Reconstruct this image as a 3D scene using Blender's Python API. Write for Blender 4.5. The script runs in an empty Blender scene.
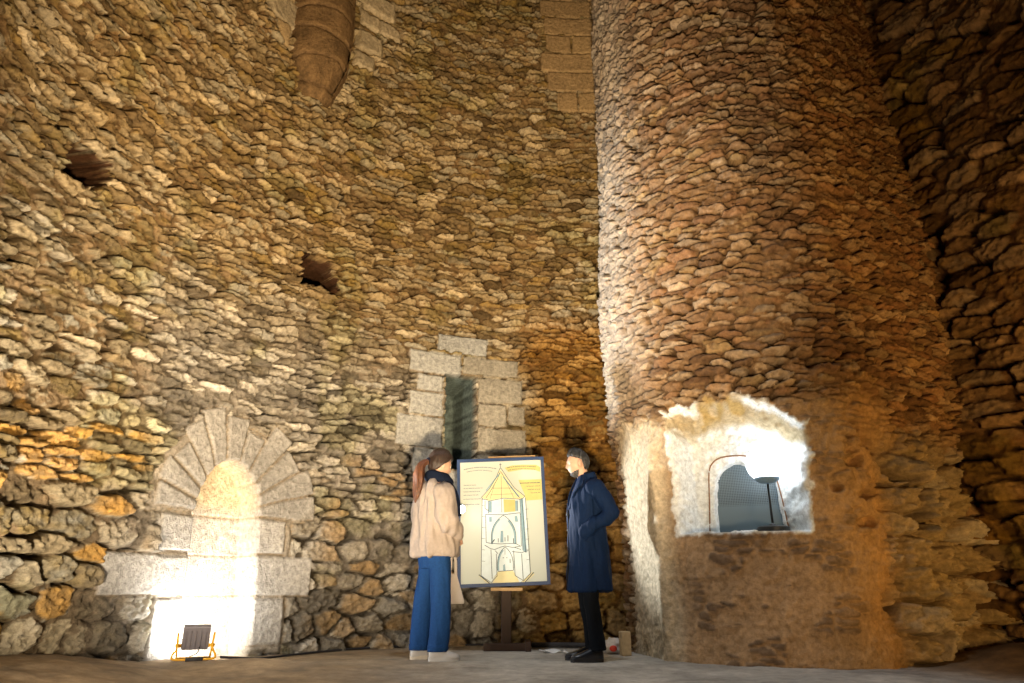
import bpy, bmesh, math, random
import numpy as np
from mathutils import Vector, Matrix, Euler

# ------------------------------------------------------------------ camera, world, lights
SC = bpy.context.scene
COL = SC.collection
cam_data = bpy.data.cameras.new('camera')
cam_data.sensor_width = 36.0
cam_data.lens = 684.0 / 1024.0 * 36.0
cam_data.clip_start = 0.05
cam = bpy.data.objects.new('camera', cam_data)
cam.location = (0, 0, 0.54)
cam.rotation_euler = (math.radians(110), 0, 0)
COL.objects.link(cam)
SC.camera = cam
SC.view_settings.view_transform = 'Standard'
SC.view_settings.look = 'None'
SC.view_settings.gamma = 1.0
SC.view_settings.use_curve_mapping = False
SC.view_settings.exposure = 0.0

world = bpy.data.worlds.new('world')
SC.world = world
world.use_nodes = True
world.node_tree.nodes['Background'].inputs[0].default_value = (1.0, 0.72, 0.42, 1)
world.node_tree.nodes['Background'].inputs[1].default_value = 0.0


def lamp(name, kind, loc, target, color, power, size=0.1, angle=90, blend=0.6):
    d = bpy.data.lights.new(name, kind)
    d.color = color
    d.energy = power
    if kind == 'SPOT':
        d.spot_size = math.radians(angle)
        d.spot_blend = blend
        d.shadow_soft_size = size
    elif kind == 'AREA':
        d.size = size
    else:
        d.shadow_soft_size = size
    o = bpy.data.objects.new(name, d)
    o.location = loc
    v = Vector(target) - Vector(loc)
    o.rotation_euler = v.to_track_quat('-Z', 'Y').to_euler()
    COL.objects.link(o)
    return o


# warm floods of the room, lying low on the floor outside the picture, then added unseen fill spots
lamp('flood_warm', 'SPOT', (0.2, 1.3, 0.14), (-1.3, 7.2, 4.9), (1.0, 0.72, 0.42), 3300, 0.12, 84, 0.9)
lamp('flood_side', 'SPOT', (-2.2, 2.9, 0.14), (-1.9, 7.0, 4.0), (1.0, 0.83, 0.63), 690, 0.12, 118, 0.9)
lamp('flood_amber', 'SPOT', (4.5, 3.8, 0.2), (3.7, 6.1, 2.0), (1.0, 0.60, 0.18), 120, 0.10, 110, 0.9)
lamp('fill_turret', 'SPOT', (2.6, 0.9, 0.25), (2.9, 5.6, 1.6), (1.0, 0.68, 0.36), 270, 0.15, 75, 0.9)  # added unseen fill, brightens the turret foot
lamp('fill_right', 'SPOT', (3.3, 1.4, 0.15), (5.1, 5.4, 4.2), (1.0, 0.64, 0.30), 420, 0.15, 62, 0.9)  # added unseen fill, brightens the right wall
lamp('fill_top', 'SPOT', (0.3, 3.2, 8.8), (0.4, 5.6, 0.0), (0.92, 0.96, 1.0), 800, 0.5, 50, 0.8)  # added fill from above, brightens the floor
# light thrown by the work light in the blind arch (its body is built below), and two added bounce spots
lamp('flood_arch', 'SPOT', (-2.47, 5.83, 0.21), (-2.86, 6.15, 0.42), (1.0, 0.95, 0.88), 80, 0.05, 168, 0.6)
lamp('arch_bounce_up', 'SPOT', (-2.25, 6.0, 0.90), (1.1, 6.7, 3.5), (0.93, 0.97, 1.0), 1400, 0.10, 44, 0.9)  # added spot in place of bounce off the lit niche wall
lamp('arch_bounce_spill', 'SPOT', (-2.25, 5.70, 0.30), (1.3, 6.3, 1.6), (0.90, 0.96, 1.0), 60, 0.15, 100, 0.9)  # added weak spot, niche bounce towards the turret foot

# ------------------------------------------------------------------ helpers


def tag(o, label=None, cat=None, group=None, kind=None):
    if label: o['label'] = label
    if cat: o['category'] = cat
    if group: o['group'] = group
    if kind: o['kind'] = kind
    return o


def empty(name, loc=(0, 0, 0), rz=0.0):
    o = bpy.data.objects.new(name, None)
    o.location = loc
    o.rotation_euler = (0, 0, rz)
    o.empty_display_size = 0.1
    COL.objects.link(o)
    return o


def mesh_obj(name, verts, faces, mat=None, parent=None, smooth=True, col=None):
    me = bpy.data.meshes.new(name)
    me.from_pydata([tuple(v) for v in verts], [], [tuple(f) for f in faces])
    if smooth:
        me.polygons.foreach_set('use_smooth', [True] * len(me.polygons))
    if col is not None:
        a = me.color_attributes.new('Col', 'FLOAT_COLOR', 'POINT')
        c4 = np.ones((len(me.vertices), 4), np.float32)
        c4[:, :3] = col
        a.data.foreach_set('color', c4.ravel())
    if mat: me.materials.append(mat)
    me.update()
    o = bpy.data.objects.new(name, me)
    COL.objects.link(o)
    if parent: o.parent = parent
    return o


def bm_obj(name, bm, mat=None, parent=None, smooth=False):
    me = bpy.data.meshes.new(name)
    bmesh.ops.recalc_face_normals(bm, faces=bm.faces)
    bm.to_mesh(me)
    bm.free()
    if smooth:
        me.polygons.foreach_set('use_smooth', [True] * len(me.polygons))
    if mat: me.materials.append(mat)
    o = bpy.data.objects.new(name, me)
    COL.objects.link(o)
    if parent: o.parent = parent
    return o


def grid_obj(name, P, mat, col=None, closed_u=False):
    """P: (nz, nu, 3) array of points -> one mesh of quads."""
    nz, nu, _ = P.shape
    me = bpy.data.meshes.new(name)
    idx = np.arange(nz * nu).reshape(nz, nu)
    q = np.stack([idx[:-1, :-1], idx[:-1, 1:], idx[1:, 1:], idx[1:, :-1]], -1).reshape(-1, 4)
    n = len(q)
    me.vertices.add(nz * nu)
    me.vertices.foreach_set('co', P.reshape(-1).astype(np.float32))
    me.loops.add(n * 4)
    me.loops.foreach_set('vertex_index', q.reshape(-1).astype(np.int32))
    me.polygons.add(n)
    me.polygons.foreach_set('loop_start', (np.arange(n) * 4).astype(np.int32))
    me.polygons.foreach_set('use_smooth', np.ones(n, bool))
    me.update(calc_edges=True)
    if col is not None:
        a = me.color_attributes.new('Col', 'FLOAT_COLOR', 'POINT')
        c4 = np.ones((nz * nu, 4), np.float32)
        c4[:, :3] = col.reshape(-1, 3)
        a.data.foreach_set('color', c4.ravel())
    me.materials.append(mat)
    o = bpy.data.objects.new(name, me)
    COL.objects.link(o)
    return o


# ------------------------------------------------------------------ numpy noise
def hsh(i, j, s):
    i = np.asarray(i).astype(np.int64)
    j = np.asarray(j).astype(np.int64)
    n = (i * 374761393 + j * 668265263 + s * 1274126177) & 0x7fffffff
    n = ((n ^ (n >> 13)) * 1274126177) & 0x7fffffff
    n = ((n ^ (n >> 16)) * 974634777) & 0x7fffffff
    n = n ^ (n >> 15)
    return (n & 0xffffff) / float(0xffffff)


def vnoise(x, y, s):
    xi, yi = np.floor(x), np.floor(y)
    fx, fy = x - xi, y - yi
    fx = fx * fx * (3 - 2 * fx)
    fy = fy * fy * (3 - 2 * fy)
    a, b = hsh(xi, yi, s), hsh(xi + 1, yi, s)
    c, d = hsh(xi, yi + 1, s), hsh(xi + 1, yi + 1, s)
    return (a + (b - a) * fx) * (1 - fy) + (c + (d - c) * fx) * fy - 0.5


def fbm(x, y, s, octv=3):
    t, a = 0, 1.0
    for k in range(octv):
        t = t + a * vnoise(x * 2 ** k, y * 2 ** k, s + 17 * k)
        a *= 0.5
    return t


def sst(a, b, x):
    t = np.clip((x - a) / (b - a), 0, 1)
    return t * t * (3 - 2 * t)


def stones(u, z, hf, wf, seed, warp=0.03):
    """Irregular coursed rubble: returns edge distance (cell units), stone random, second random, offsets."""
    zw = z + warp * 2 * fbm(u * 1.3, z * 1.3, seed + 5, 3) + warp * 0.7 * vnoise(u * 6, z * 9, seed + 6)
    uw = u + warp * 1.2 * fbm(u * 3, z * 5, seed + 9, 2)
    rng = np.random.RandomState(seed)
    zb, ws = [-1.0], []
    while zb[-1] < 12:
        h = hf(zb[-1]) * rng.uniform(0.65, 1.4)
        zb.append(zb[-1] + h)
    zb = np.array(zb)
    nr = len(zb) - 1
    W = np.array([wf(0.5 * (zb[i] + zb[i + 1])) * rng.uniform(0.8, 1.25) for i in range(nr)])
    off = rng.uniform(0, 1, nr)
    r0 = np.clip(np.searchsorted(zb, zw) - 1, 1, nr - 2)
    t = r0 + (zw - zb[r0]) / (zb[r0 + 1] - zb[r0])
    F1 = np.full(u.shape, 9.0)
    F2 = np.full(u.shape, 9.0)
    R1 = np.zeros(u.shape)
    R2 = np.zeros(u.shape)
    DU = np.zeros(u.shape)
    DT = np.zeros(u.shape)
    for dr in (-1, 0, 1):
        r = r0 + dr
        Wr, of = W[r], off[r]
        k0 = np.floor(uw / Wr + of)
        for dk in (-1, 0, 1):
            k = k0 + dk
            su = (k + 0.5 + 0.62 * (hsh(k, r, seed + 1) - 0.5) - of) * Wr
            stt = r + 0.5 + 0.5 * (hsh(k, r, seed + 2) - 0.5)
            du, dt = (uw - su) / Wr, (t - stt)
            d = np.sqrt(du * du * 0.9 + dt * dt)
            m = d < F1
            F2 = np.where(m, F1, np.minimum(F2, d))
            F1 = np.where(m, d, F1)
            h1, h2 = hsh(k, r, seed + 3), hsh(k, r, seed + 4)
            R1 = np.where(m, h1, R1)
            R2 = np.where(m, h2, R2)
            DU = np.where(m, du, DU)
            DT = np.where(m, dt, DT)
    return (F2 - F1) * 0.5, R1, R2, DU, DT


def lerp_pal(pal, x):
    pal = np.array(pal)
    f = np.clip(x, 0, 0.9999) * (len(pal) - 1)
    i = f.astype(int)
    w = (f - i)[..., None]
    return pal[i] * (1 - w) + pal[i + 1] * w


def mixc(c, new, m):
    return c * (1 - m[..., None]) + np.asarray(new) * m[..., None]


# ------------------------------------------------------------------ materials
def new_mat(name):
    m = bpy.data.materials.new(name)
    m.use_nodes = True
    nt = m.node_tree
    return m, nt, nt.nodes['Principled BSDF']


def stone_mat(name, rough=0.92, n1=26.0, n2=90.0, amt=0.5, bump=0.9, dist=0.03):
    m, nt, b = new_mat(name)
    N = nt.nodes
    at = N.new('ShaderNodeAttribute'); at.attribute_name = 'Col'
    tc = N.new('ShaderNodeTexCoord')
    a = N.new('ShaderNodeTexNoise'); a.inputs['Scale'].default_value = n1; a.inputs['Detail'].default_value = 7; a.inputs['Roughness'].default_value = 0.7
    c = N.new('ShaderNodeTexNoise'); c.inputs['Scale'].default_value = n2; c.inputs['Detail'].default_value = 3
    nt.links.new(tc.outputs['Object'], a.inputs['Vector'])
    nt.links.new(tc.outputs['Object'], c.inputs['Vector'])
    mr = N.new('ShaderNodeMapRange'); mr.inputs[1].default_value = 0.25; mr.inputs[2].default_value = 0.75
    mr.inputs[3].default_value = 1 - amt; mr.inputs[4].default_value = 1 + amt
    nt.links.new(a.outputs['Fac'], mr.inputs[0])
    mul = N.new('ShaderNodeVectorMath'); mul.operation = 'SCALE'
    nt.links.new(at.outputs['Color'], mul.inputs[0]); nt.links.new(mr.outputs[0], mul.inputs['Scale'])
    nt.links.new(mul.outputs[0], b.inputs['Base Color'])
    ad = N.new('ShaderNodeMath'); ad.operation = 'MULTIPLY_ADD'; ad.inputs[1].default_value = 0.35
    nt.links.new(c.outputs['Fac'], ad.inputs[0]); nt.links.new(a.outputs['Fac'], ad.inputs[2])
    bp = N.new('ShaderNodeBump'); bp.inputs['Strength'].default_value = bump; bp.inputs['Distance'].default_value = dist
    nt.links.new(ad.outputs[0], bp.inputs['Height']); nt.links.new(bp.outputs[0], b.inputs['Normal'])
    b.inputs['Roughness'].default_value = rough
    b.inputs['Specular IOR Level'].default_value = 0.1
    return m


def plain_mat(name, color, rough=0.6, metal=0.0, var=0.15, scale=40.0, bump=0.15, dist=0.004, sheen=0.0, spec=0.4):
    m, nt, b = new_mat(name)
    N = nt.nodes
    tc = N.new('ShaderNodeTexCoord')
    a = N.new('ShaderNodeTexNoise'); a.inputs['Scale'].default_value = scale; a.inputs['Detail'].default_value = 5
    nt.links.new(tc.outputs['Object'], a.inputs['Vector'])
    mx = N.new('ShaderNodeMix'); mx.data_type = 'RGBA'
    mx.inputs[6].default_value = (*[max(0, c * (1 - var)) for c in color], 1)
    mx.inputs[7].default_value = (*[min(1, c * (1 + var)) for c in color], 1)
    nt.links.new(a.outputs['Fac'], mx.inputs[0])
    nt.links.new(mx.outputs[2], b.inputs['Base Color'])
    if bump:
        bp = N.new('ShaderNodeBump'); bp.inputs['Strength'].default_value = bump; bp.inputs['Distance'].default_value = dist
        nt.links.new(a.outputs['Fac'], bp.inputs['Height']); nt.links.new(bp.outputs[0], b.inputs['Normal'])
    b.inputs['Roughness'].default_value = rough
    b.inputs['Metallic'].default_value = metal
    b.inputs['Specular IOR Level'].default_value = spec
    if sheen:
        b.inputs['Sheen Weight'].default_value = sheen
        b.inputs['Sheen Roughness'].default_value = 0.5
    return m


def emit_mat(name, color, strength):
    m, nt, b = new_mat(name)
    b.inputs['Base Color'].default_value = (*color, 1)
    b.inputs['Emission Color'].default_value = (*color, 1)
    b.inputs['Emission Strength'].default_value = strength
    return m


M_WALL = stone_mat('rubble_masonry')
M_TURRET = stone_mat('turret_masonry', bump=0.6, amt=0.42)
M_ROUGH = stone_mat('coarse_masonry', n1=12)
M_FLOOR = stone_mat('trodden_floor', rough=0.85, n1=9.0, n2=70.0, amt=0.35, bump=0.5, dist=0.02)

def hair_mat(name, dark, light, rough=0.45, scale=(260, 260, 30), lo=0.45, hi=0.72):
    m, nt, b = new_mat(name)
    N = nt.nodes
    tc = N.new('ShaderNodeTexCoord')
    mp = N.new('ShaderNodeMapping'); mp.inputs['Scale'].default_value = scale
    nt.links.new(tc.outputs['Object'], mp.inputs['Vector'])
    a = N.new('ShaderNodeTexNoise'); a.inputs['Scale'].default_value = 1.0; a.inputs['Detail'].default_value = 3
    nt.links.new(mp.outputs[0], a.inputs['Vector'])
    mr = N.new('ShaderNodeMapRange'); mr.inputs[1].default_value = lo; mr.inputs[2].default_value = hi
    nt.links.new(a.outputs['Fac'], mr.inputs[0])
    mx = N.new('ShaderNodeMix'); mx.data_type = 'RGBA'
    mx.inputs[6].default_value = (*dark, 1); mx.inputs[7].default_value = (*light, 1)
    nt.links.new(mr.outputs[0], mx.inputs[0]); nt.links.new(mx.outputs[2], b.inputs['Base Color'])
    bp = N.new('ShaderNodeBump'); bp.inputs['Strength'].default_value = 0.7; bp.inputs['Distance'].default_value = 0.006
    nt.links.new(a.outputs['Fac'], bp.inputs['Height']); nt.links.new(bp.outputs[0], b.inputs['Normal'])
    b.inputs['Roughness'].default_value = rough
    return m


# ------------------------------------------------------------------ the round room
CX, CY, RR = 1.0, 3.808, 4.25
PAL = [(.17, .13, .075), (.31, .24, .135), (.42, .35, .22), (.50, .43, .29), (.60, .54, .41), (.40, .385, .31), (.34, .25, .10), (.26, .21, .13)]
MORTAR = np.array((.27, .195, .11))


def ring_points(u, z, d):
    th = np.radians(200.0) - u / RR
    r = RR - d
    return np.stack([CX + r * np.cos(th), CY + r * np.sin(th), z], -1)


def rect_block(u, z, u0, u1, z0, z1, wob, rad=0.03):
    """1 inside a dressed block, with its edge distance."""
    e = np.minimum(np.minimum(u - u0, u1 - u), np.minimum(z - z0, z1 - z)) + wob
    return e


def rubble(u, z, seed, hf, wf, amp, cover=0.25, pal=PAL, mortar=MORTAR, grit=1.0):
    e, r1, r2, du, dt = stones(u, z, hf, wf, seed, 0.04)
    rough = fbm(u * 15, z * 22, seed + 40, 3)
    chip = fbm(u * 30, z * 46, seed + 46, 2)
    big = fbm(u * 1.1, z * 1.1, seed + 41, 3)
    mid = fbm(u * 3.3, z * 4.5, seed + 42, 3)
    e2 = e + 0.10 * fbm(u * 13, z * 20, seed + 44, 2)
    body = sst(0.02, 0.15, e2)
    tilt = (r2 - 0.5) * dt * 1.2 + (hsh((r1 * 9973).astype(int), 3, seed) - 0.5) * du * 0.8
    keep = 0.35 + 0.9 * r1
    h = amp * body * (keep + tilt) + amp * 0.30 * chip * grit
    lvl = amp * (0.22 + cover * 1.8 * np.clip(mid + 0.5 * big + 0.12, -0.25, 0.8)) + amp * 0.22 * rough
    stone_m = sst(-0.06, 0.10, (h - lvl) / amp)
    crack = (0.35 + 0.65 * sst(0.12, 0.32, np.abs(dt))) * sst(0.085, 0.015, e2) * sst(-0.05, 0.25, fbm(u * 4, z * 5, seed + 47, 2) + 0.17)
    d = np.maximum(h, lvl) + amp * 0.24 * rough * grit + amp * 0.10 * chip + 0.05 * big - amp * 1.15 * crack
    tone = (0.72 + 0.56 * hsh((r2 * 7919).astype(int), 5, seed))[..., None]
    c = lerp_pal(pal, np.clip(hsh((r2 * 31337).astype(int), 9, seed) + 0.10 * rough, 0, 1)) * tone * (1 + 0.35 * chip[..., None])
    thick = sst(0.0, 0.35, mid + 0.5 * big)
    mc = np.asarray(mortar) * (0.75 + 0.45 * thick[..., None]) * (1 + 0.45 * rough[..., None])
    mc = mixc(mc, np.asarray(mortar) * 0.35, crack)  # crevice shade put into the colour: mortar darkened along cracks
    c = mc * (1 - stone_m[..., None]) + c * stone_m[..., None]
    return d, c * 0.66, e, r1, r2, rough, big


def build_back_wall():
    us = np.arange(-0.9, 8.75, 0.0116)
    zs = np.arange(-0.12, 9.9, 0.0120)
    u, z = np.meshgrid(us, zs)

    def hf(zz):
        return 0.155 if zz < 1.2 else (0.098 if zz < 2.4 else 0.064)

    def wf(zz):
        return 0.30 if zz < 1.2 else (0.29 if zz < 2.4 else 0.27)
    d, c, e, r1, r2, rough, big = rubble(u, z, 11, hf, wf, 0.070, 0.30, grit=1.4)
    # bigger, deeper rubble low on the wall
    low = sst(2.2, 1.2, z)
    d = d + 0.030 * low * (r1 - 0.4) * sst(0.0, 0.2, e)
    # stone tints: ochre by the turret paints the lack of cool light, paler grey around the arch, ochre boulders low left
    shade_tint = sst(7.0, 7.5, u + 0.25 * big) * sst(3.9, 3.3, z + 0.3 * big)
    c = mixc(c, c * np.array((0.95, 0.66, 0.30)), shade_tint)
    pale = sst(2.6, 3.4, u) * sst(7.3, 6.7, u) * sst(3.5, 2.3, z + 0.5 * big)
    grey = c.mean(-1, keepdims=True) * np.array((1.22, 1.16, 1.02)) * 1.1
    c = mixc(c, grey, pale * 0.75)
    ob = (hsh((r1 * 99991).astype(int), 2, 7) > 0.70) * sst(2.0, 1.6, z) * sst(0.05, 0.12, e)
    c = mixc(c, np.array((0.46, 0.26, 0.06)) * (1 + 0.6 * rough[..., None]), ob * 0.8 * sst(3.4, 2.9, u))
    c = mixc(c, np.array((0.30, 0.20, 0.09)) * (1 + 0.6 * rough[..., None]), ob * 0.7 * sst(4.8, 5.2, u))
    moss = sst(0.12, 0.4, fbm(u * 2.2, z * 2.2, 77, 4))
    c = mixc(c, c * np.array((0.80, 0.82, 0.55)), moss * 0.6)
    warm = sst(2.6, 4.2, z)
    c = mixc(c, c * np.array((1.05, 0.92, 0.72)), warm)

    wob = 0.012 * fbm(u * 9, z * 9, 90, 3)
    fine = fbm(u * 26, z * 26, 91, 3)

    def dress(mask_e, colr, base=0.035, bev=0.03, rnd=0.0, patch=0.5):
        nonlocal d, c
        m = sst(0.0, 0.006, mask_e)
        hh = base * sst(0.0, bev, mask_e) + 0.006 * fine + rnd
        d = d * (1 - m) + hh * m
        cc = np.asarray(colr) * (1 + patch * 0.35 * fine[..., None] + 0.25 * fbm(u * 3, z * 3, 92, 2)[..., None])
        jm = sst(0.012, 0.0, mask_e)
        cc = mixc(cc, np.array((.26, .18, .09)), jm)
        c = mixc(c, cc, m)

    GREY, GREY2 = (.35, .36, .35), (.30, .285, .24)
    # dressed blocks round the slit window
    for (u0, u1, z0, z1, k) in [
            (6.20, 6.83, 3.18, 3.41, 0), (5.86, 6.51, 2.90, 3.17, 0), (6.52, 7.22, 2.94, 3.17, 1), (5.97, 6.29, 2.69, 2.89, 0),
            (6.72, 7.28, 2.62, 2.93, 1), (5.88, 6.30, 2.40, 2.68, 0), (6.72, 7.08, 2.33, 2.61, 1), (5.74, 6.30, 2.04, 2.39, 0),
            (6.72, 7.32, 2.02, 2.32, 1), (5.95, 6.31, 1.75, 2.03, 0), (6.72, 7.20, 1.72, 2.01, 1), (6.32, 6.71, 1.55, 1.80, 0), (7.09, 7.30, 2.36, 2.60, 1)]:
        dress(rect_block(u, z, u0, u1, z0, z1, wob), GREY if k == 0 else GREY2, 0.045, 0.02, 0.012 * (hsh(int(u0 * 100), int(z0 * 100), 3) - 0.5))
    # smooth ashlar strip high beside the turret
    for i in range(9):
        z0 = 6.93 + 0.34 * i
        off = 7.62 + 0.05 * math.sin(i * 2.3)
        if i == 0: off = 7.80
        split = 8.1 + 0.25 * math.sin(i * 4.1)
        dress(rect_block(u, z, off, split if i in (0, 3, 5) else 8.8, z0, z0 + 0.33, wob), (.36, .25, .125), 0.06, 0.015, 0.015 * math.sin(i * 7.0))
        if i in (0, 3, 5):
            dress(rect_block(u, z, split + .01, 8.8, z0, z0 + 0.33, wob), (.38, .265, .13), 0.06, 0.015, 0.015 * math.sin(i * 5.0))
    # smooth web stones either side of the vault shaft
    sp = 6.25 + 1.1 * np.maximum(0, (3.95 - u)) * -0.6
    dress(np.minimum(np.minimum(u - 2.7, 3.95 - u), (z - (7.75 - 1.55 * (u - 2.95)))) + wob, (.46, .33, .17), 0.07, 0.02)
    for (u0, u1, z0, z1) in [(4.84, 5.15, 6.68, 6.95), (4.85, 5.25, 6.97, 7.32), (4.85, 5.22, 7.34, 7.62), (5.15, 5.5, 7.36, 7.62), (4.72, 5.4, 7.65, 8.0), (3.6, 4.05, 6.55, 6.95)]:
        dress(rect_block(u, z, u0, u1, z0, z1, wob * 3), (.40, .325, .205), 0.06, 0.06)

    # ---- the blind arch with its fan of voussoirs
    ax, az = 4.0, 1.17
    du, dz = u - ax, z - az
    ang = np.arctan2(dz, du) + 0.05 * fbm(u * 2, z * 2, 95, 2)
    rad = np.hypot(du, dz)
    nv = 11
    seg = np.clip(np.floor(ang / math.pi * nv), -1, nv)
    fr = ang / math.pi * nv - seg
    edge_a = np.minimum(fr, 1 - fr) * math.pi / nv * rad
    router = 0.70 + 0.22 * hsh(seg, 2, 31) + 0.05 * np.sin(ang)
    ve = np.minimum(np.minimum(edge_a - 0.002, router - rad), dz + 0.02) + wob * 0.5
    ve = np.where((seg >= 0) & (seg < nv), ve, -1)
    dress(np.minimum(0.80 - rad, dz + 0.05) + wob * 2, (.31, .28, .23), 0.030, 0.03)
    dress(ve, (.31, .30, .275), 0.045, 0.018, 0.016 * (hsh(seg, 4, 33) - 0.5))
    dress(np.minimum(np.minimum(u - 3.40, 4.70 - u), np.minimum(z - 0.0, 1.17 - z)) + wob * 3, (.31, .28, .23), 0.030, 0.05)
    for (u0, u1, z0, z1) in [(3.36, 4.0, 0.83, 1.14), (4.0, 4.62, 0.85, 1.16), (2.93, 4.0, 0.50, 0.82), (4.0, 4.93, 0.49, 0.84), (3.42, 4.0, 0.02, 0.49), (4.0, 4.68, 0.08, 0.48)]:
        dress(rect_block(u, z, u0, u1, z0, z1, wob), (.38, .37, .345), 0.045, 0.02)
    hw = 0.335 * np.sqrt(np.clip(1 - (np.clip(z - 1.12, 0, 1) / 0.53) ** 2, 0, 1))
    left = ax - hw - 0.0
    right = ax + hw + 0.06 * sst(1.3, 0.0, z)
    splay = np.where(z < 1.25, 0.03 + 0.20 * np.clip(1 - z / 1.3, 0, 1), 0.03)
    il = (u - left) / splay
    ir = (right - u) / 0.03
    dep = np.clip(np.minimum(il, ir), 0, 1) * (z < 1.66)
    m = sst(0.0, 0.9, dep)
    jr = np.min([np.abs(z - q) for q in (1.16, 0.83, 0.49)], axis=0) + np.abs(wob) * 0.5
    jd = sst(0.012, 0.004, jr)
    d = d * (1 - m) + (-0.24 * dep + 0.006 * fine - 0.012 * jd) * m
    cc = np.array((.56, .52, .45)) * (1 + 0.3 * fine[..., None])
    cc = mixc(cc, np.array((.42, .30, .17)), jd * 0.8)
    cc = mixc(cc, np.array((.60, .48, .30)) * (1 + 0.3 * fine[..., None]), sst(1.15, 1.3, z) * 0.8)
    c = mixc(c, cc, m)

    # ---- openings: the slit window and two putlog holes
    we = np.minimum(np.minimum(u - 6.31 + 0.02 * (z - 2.9), 6.70 - u), np.minimum(z - 1.81, 2.93 - z)) + 0.1 * wob
    m = sst(0.0, 0.012, we)
    d = d * (1 - m) + m * (-0.10 - 0.55 * sst(0.0, 0.10, we) + 0.004 * rough)
    c = mixc(c, np.array((.10, .135, .135)) * (1 + 0.7 * rough[..., None]), m)
    for (hu, hz, ru, rz) in [(2.06, 3.52, 0.17, 0.15), (4.68, 3.75, 0.20, 0.17)]:
        he = 1 - np.maximum(np.abs(u - hu) / ru, np.abs(z - hz) / rz) + 0.5 * fbm(u * 7, z * 7, 97, 3)
        m = sst(0.0, 0.12, he)
        d = d * (1 - m) + m * (-0.80 * sst(0.0, 0.20, he))
        c = mixc(c, np.array((.045, .021, .010)) * (1 + 0.5 * rough[..., None]), sst(-0.06, 0.03, he))  # shade inside the holes put into the colour, near black
    # two small dark missing stones
    for (hu, hz, ru, rz) in [(4.62, 2.35, 0.035, 0.11), (2.35, 2.93, 0.05, 0.08), (5.1, 4.62, .08, .05), (4.1, 2.55, .14, .10)]:
        he = 1 - np.hypot((u - hu) / ru, (z - hz) / rz) + 0.4 * rough
        m = sst(0.0, 0.4, he)
        d = d - 0.09 * m
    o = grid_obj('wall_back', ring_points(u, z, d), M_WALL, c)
    tag(o, kind='structure')


build_back_wall()


def build_right_wall():
    us = np.arange(9.3, 15.6, 0.017)
    zs = np.arange(-0.12, 9.9, 0.017)
    u, z = np.meshgrid(us, zs)
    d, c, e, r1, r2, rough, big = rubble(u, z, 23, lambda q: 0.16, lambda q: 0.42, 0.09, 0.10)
    d = d + 0.16 * big
    low = sst(2.4, 1.2, z + 0.8 * big)
    d = d + low * 0.25 * fbm(u * 2.3, z * 2.3, 61, 4)
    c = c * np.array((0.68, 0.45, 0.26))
    mo = sst(0.05, 0.35, fbm(u * 1.8, z * 1.8, 66, 3))
    c = mixc(c, c * np.array((0.9, 0.95, 0.6)), mo)
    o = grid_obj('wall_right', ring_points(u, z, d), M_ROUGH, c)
    tag(o, kind='structure')


build_right_wall()


def build_front_wall():
    # the rest of the ring, behind the camera
    us = np.arange(15.55, 2 * math.pi * RR - 0.85, 0.05)
    zs = np.arange(-0.12, 9.9, 0.05)
    u, z = np.meshgrid(us, zs)
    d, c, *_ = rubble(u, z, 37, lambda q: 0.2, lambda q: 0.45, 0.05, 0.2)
    d[:, :2] = 0.02
    d[:, -2:] = 0.02
    o = grid_obj('wall_front', ring_points(u, z, d), M_ROUGH, c * 0.8)
    tag(o, kind='structure')


build_front_wall()

# ------------------------------------------------------------------ the stair turret
TP = [(1.34, 8.2), (1.12, 7.5), (1.05, 6.95), (1.10, 6.5), (1.27, 6.08), (1.62, 5.70), (2.10, 5.48), (2.65, 5.50), (3.15, 5.70), (3.65, 5.98), (4.10, 6.28), (4.6, 6.65)]


def spline(P, n=60):
    P = np.array(P, float)
    P = np.vstack([2 * P[0] - P[1], P, 2 * P[-1] - P[-2]])
    o = []
    for i in range(1, len(P) - 2):
        for t in np.linspace(0, 1, n, endpoint=False):
            a, b, c, d = P[i - 1:i + 3]
            o.append(.5 * ((2 * b) + (-a + c) * t + (2 * a - 5 * b + 4 * c - d) * t * t + (-a + 3 * b - 3 * c + d) * t ** 3))
    o.append(P[-2])
    return np.array(o)


TS = spline(TP)
TL = np.r_[0, np.cumsum(np.hypot(*np.diff(TS, axis=0).T))]
NDIR = np.array((0.36, 0.933))          # the way the niche runs into the turret
NIB, NIF = 6.32, 6.44                   # planes of the niche back and of the grille recess along NDIR


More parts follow.
